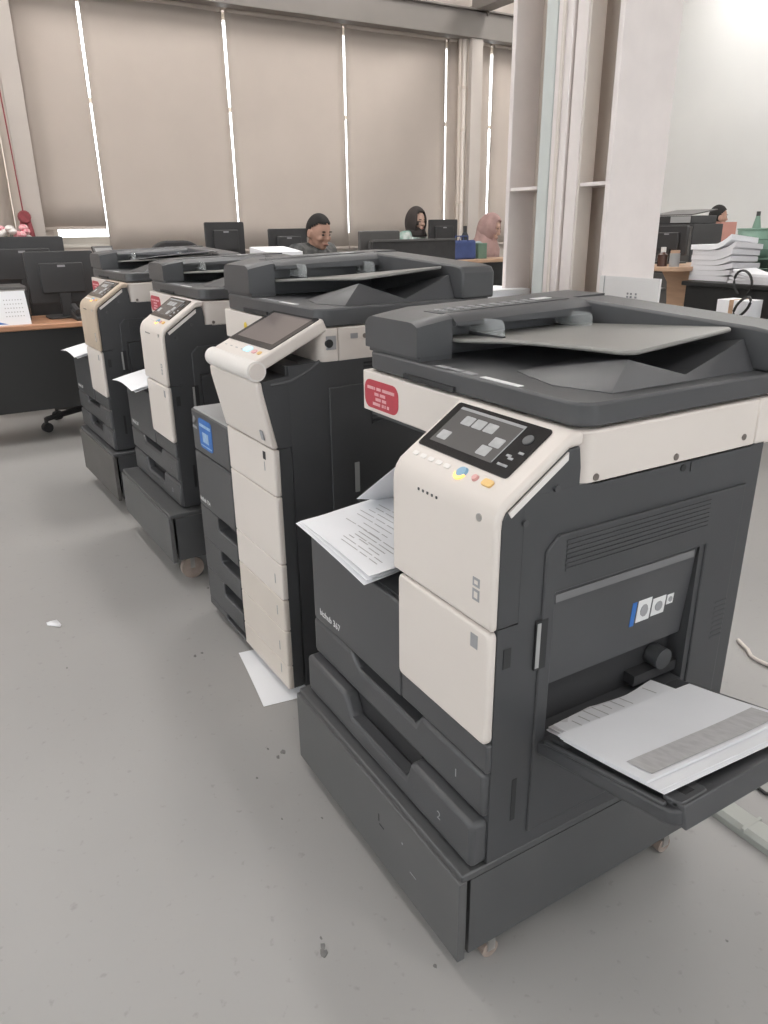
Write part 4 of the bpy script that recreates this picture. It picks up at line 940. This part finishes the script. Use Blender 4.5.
db = thing('desk_printer', 'flat black machine on the desk at the right edge', 'printer', (p0.x + .24, YR + .32, zb_))
B('body', MONB, db, -.17, .2, -.12, .14, 0, at(757, 259, 1, YR + .1).z - zb_, bevel=.006); B('lid', MONG, db, -.16, .19, -.11, .13, at(757, 259, 1, YR + .1).z - zb_, at(757, 257, 1, YR + .1).z - zb_ + .008)
# cables and a white carton in front of the black desk
p0 = at(718, 300, 1, 3.6); p1 = at(738, 318, 1, 3.6)
ct = thing('carton', 'white carton standing under the loops of black cable', 'carton', (p1.x + .03, 3.55, 0))
zct = at(745, 299, 1, 3.6).z
B('box', PAPER, ct, -.10, .10, -.08, .08, 0, zct, bevel=.003); B('tape', WOOD2, ct, -.015, .015, -.081, .081, zct - .1, zct + .001)
for k, (u, v, ru, lab) in enumerate(((743, 283, 9, 'upper loop of black cable hanging before the black desk'), (742, 307, 7, 'lower loop of black cable over the white carton'))):
    pts = []
    for i in range(19):
        a = math.radians(-60 + 300 * i / 18)
        pts.append(at(u + ru * math.cos(a) * (1.0 if k == 0 else .9) + (6 if k else 0) * math.sin(a), v - ru * 1.4 * math.sin(a), 1, 3.84 if k == 0 else 3.44))
    tag(MB().tube(pts, .008, 6).build('cable_loop', CABLE, None), lab, 'cable', 'black cable loops')
rk = thing('rack', 'black open rack below the cables at the right edge', 'rack', (at(735, 330, 1, 3.7).x + .75, 3.72, 0))
zr = at(740, 289, 1, 3.6).z - .06
for sx in (-.42, .42):
    for sy in (-.12, .10): B('post', MONB, rk, sx - .015, sx + .015, sy - .015, sy + .015, 0, zr)
for z in (.15, zr - .25, zr - .02): B('shelf', MONB, rk, -.43, .43, -.13, .11, z, z + .02)
# red folders standing on the desk of the far man
make_desk('desk of the man against the white wall', -4.35, -3.2, 5.75, 6.4, .80, '-y', pb=.1, wood=MONG)

# ------------------------------------------------------------------ people
def capsule(mb, p0, p1, r0, r1, n=12):
    mb.cyl(p0, p1, r0, r1, n); mb.ell(p0, (r0,) * 3, 12, 8); mb.ell(p1, (r1,) * 3, 12, 8)
def make_person(label, loc, rz, yaw, pitch, skin, shirt_m, hair='short', hij=None, drape=1.0, lean=.06, dz=0.0, arm=0.0, hunch=0.0):
    t = thing('person', label, 'person', loc, rz)
    nk = Vector((0, lean, 1.03 + dz))
    HR = Matrix.Translation(nk) @ Matrix.Rotation(yaw, 4, 'Z') @ Matrix.Rotation(-pitch, 4, 'X')
    R3 = HR.to_3x3()
    def H(x, y, z): return HR @ Vector((x, y, z))
    def he(mb, c, r, **k): mb.ell(H(*c), r, 18, 12, rot=R3, **k)
    b = MB()
    he(b, (0, .025, .155), (.074, .092, .108)); he(b, (0, .045, .095), (.058, .066, .062)); he(b, (0, .085, .062), (.028, .028, .024))
    he(b, (0, .121, .125), (.014, .020, .014)); he(b, (0, .113, .145), (.010, .014, .026))
    he(b, (0, .105, .088), (.026, .018, .016)); he(b, (.036, .085, .120), (.026, .026, .024)); he(b, (-.036, .085, .120), (.026, .026, .024))
    for s in (-1, 1): he(b, (s * .078, .012, .135), (.010, .022, .034))
    capsule(b, H(0, .01, .08), Vector((0, lean - .01, .99 + dz)), .052, .058)
    sh_z = .985 + dz + hunch
    J = {}
    for s in (-1, 1):
        sh_ = Vector((s * .185, lean - .005, sh_z)); el = Vector((s * .235, lean + .07, .70 + dz)); wr = Vector((s * (.16 - arm * .03), lean + .32, .745 + dz * .5))
        J[s] = (sh_, el, wr)
        capsule(b, sh_, el, .046, .038); capsule(b, el, wr, .037, .026)
        hd = Vector((-s * .15, 1, 0)).normalized(); sd = Vector((hd.y, -hd.x, 0))
        pc = wr + hd * .055
        b.ell(pc, (.040, .050, .016), 14, 8)
        for k, l in enumerate((.062, .072, .068, .052)):
            base = wr + hd * .09 + sd * (-.030 + .020 * k); mid = base + hd * l * .55 + Vector((0, 0, .004)); tip = mid + hd * l * .4 - Vector((0, 0, .018))
            capsule(b, base, mid, .0088, .008, 8); capsule(b, mid, tip, .008, .007, 8)
        tb = wr + hd * .035 - sd * s * .035; tm = tb + (hd * .6 - sd * s * .8) * .035; tt = tm + hd * .03 - Vector((0, 0, .006))
        capsule(b, tb, tm, .0115, .010, 8); capsule(b, tm, tt, .010, .008, 8)
    torso = [((0, lean * .9, .93 + dz + hunch), (.172, .105, .10)), ((0, lean * .7, .80 + dz), (.155, .112, .14)), ((0, lean * .3, .66 + dz * .6), (.142, .108, .12)), ((0, 0, .54), (.165, .125, .10))]
    for c, r in torso: b.ell(c, r, 18, 12)
    L = {}
    for s in (-1, 1):
        hp = Vector((s * .09, .02, .52)); kn = Vector((s * .12, .42, .50)); an = Vector((s * .12, .40, .09))
        L[s] = (hp, kn, an); capsule(b, hp, kn, .075, .055); capsule(b, kn, an, .053, .036); b.ell(an + Vector((0, .06, -.05)), (.04, .115, .034), 14, 8)
    b.build('body', skin, t, remesh=.0062, fix=None)
    c = MB()
    for q, r in torso: c.ell(q, tuple(x + .014 for x in r), 18, 12)
    for s in (-1, 1):
        sh_, el, wr = J[s]; capsule(c, sh_, el, .062, .052); capsule(c, el, el.lerp(wr, .86), .051, .040)
        capsule(c, Vector((0, lean - .015, 1.0 + dz + hunch * .9)), sh_, .056, .062)
    c.build('shirt', shirt_m, t, remesh=.009, fix=None)
    c = MB(); c.ell((0, 0, .54), (.182, .142, .105), 18, 12)
    for s in (-1, 1): hp, kn, an = L[s]; capsule(c, hp, kn, .090, .070); capsule(c, kn, an + Vector((0, 0, .03)), .068, .054)
    c.build('trousers', TROU, t, remesh=.010, fix=None)
    for s in (-1, 1):
        c = MB(); c.ell(L[s][2] + Vector((0, .06, -.048)), (.048, .125, .041), 14, 8); c.ell(L[s][2] + Vector((0, 0, -.02)), (.046, .05, .05), 12, 8); c.build('shoe', MONB, t, remesh=.009, fix=None)
    for s in (-1, 1):
        MB().ell(H(s * .031, .104, .148), (.0125, .008, .0060), 10, 6, rot=R3).build('eye', EYE, t)
        MB().ell(H(s * .032, .108, .170), (.020, .007, .0040), 10, 6, rot=R3).build('eyebrow', HAIR, t)
    MB().ell(H(0, .121, .085), (.024, .006, .0065), 10, 6, rot=R3).build('mouth', LIP, t)
    if hair == 'short':
        def kp(d): return (d.y < .86 and d.z > .34 + .30 * d.y) or (d.y < .02 and d.z > -.50) or (d.y < .25 and d.z > .1 + d.y)
        c = MB(); c.ell(H(0, .020, .160), (.079, .097, .110), 36, 28, rot=R3, keep=kp); c.build('hair', HAIR, t, solid=.007)
    if hij:
        c = MB(); c.ell(H(0, .015, .135), (.098, .118, .150), 32, 24, rot=R3, keep=lambda d: not (d.y > .60 and abs(d.x) < .62 and d.z < .72))
        c.build('headscarf', hij, t, solid=.014)
        c = MB(); n = 28; rings = [(.085, .085, .115, .02), (.098, .10, .05, .02), (.13, .125, -.01 * drape, .01)] + ([(.195, .15, -.06, 0), (.225, .155, -.14, -.01), (.215, .155, -.22, .0)] if drape >= 1 else [])
        vs = []; fs = []
        for (rx, ry, z, oy) in rings:
            for i in range(n):
                a = 2 * math.pi * i / n; k = 1 + .03 * math.sin(a * 7)
                vs.append((rx * k * math.cos(a), lean + oy + ry * k * math.sin(a), 1.03 + dz + z))
        for j in range(len(rings) - 1):
            for i in range(n): fs.append((j * n + i, j * n + (i + 1) % n, (j + 1) * n + (i + 1) % n, (j + 1) * n + i))
        c.add(vs, fs); c.build('scarf_drape', hij, t, solid=.010)
    return t
RZ_R = math.atan2(RIGHT.y, RIGHT.x) - math.pi / 2      # facing to the right of the photo
pm_ = at(306, 229, 0, -4.55); 
make_person('man with short black hair in dark patterned shirt at his desk', (-4.55, pm_.y, 0), RZ_R - .62, -.10, .28, SKIN, CAMO, dz=pm_.z - 1.185, hunch=.045)
make_chair("black office chair the man sits on", (-4.55, pm_.y, 0), RZ_R - .62, back=.80)
pw = at(406, 220, 0, -6.40)
make_person('woman in dark headscarf and green-white top facing the far monitor', (-6.35 + .0, pw.y, 0), RZ_R - .55, -.25, .12, SKINL, GREENT, hair=None, hij=HIJB, drape=.9, dz=pw.z - 1.185, hunch=.035)
make_chair("black office chair under the woman in the dark headscarf", (-6.35, pw.y, 0), RZ_R - .35, back=.85)
pw = at(478, 226, 0, -5.55)
make_person('woman in dusty pink headscarf bending over the wood-edged desk', (-5.55, pw.y, 0), RZ_R - .45, .0, .32, SKINL, TEAL, hair=None, hij=HIJP, dz=pw.z - 1.185)
make_chair("black office chair under the woman in pink headscarf", (-5.55, pw.y, 0), RZ_R - .45, back=.85)
pw = at(711, 216, 1, 6.9)
make_person('man seen from behind by the white wall, turned to the right', (pw.x, 6.9, 0), RZ_R + .35, -.3, .05, SKIN, NAVY, dz=pw.z - 1.185)
make_chair("black office chair of the man by the white wall", (pw.x, 6.9, 0), RZ_R + .35, back=1.08)
p0 = at(727, 222, 1, 6.1)
fo = thing('folder', 'upright pale red folder beside the man by the white wall', 'folder', (p0.x, 6.1, .80))
MB().box(-.025, .025, -.12, .12, 0, p0.z - .80).build('cover', mat('salmon_card', (.55, .27, .22), .7, .1, 10), fo); B('label', PAPER, fo, -.02, .02, -.121, -.119, .1, .2)
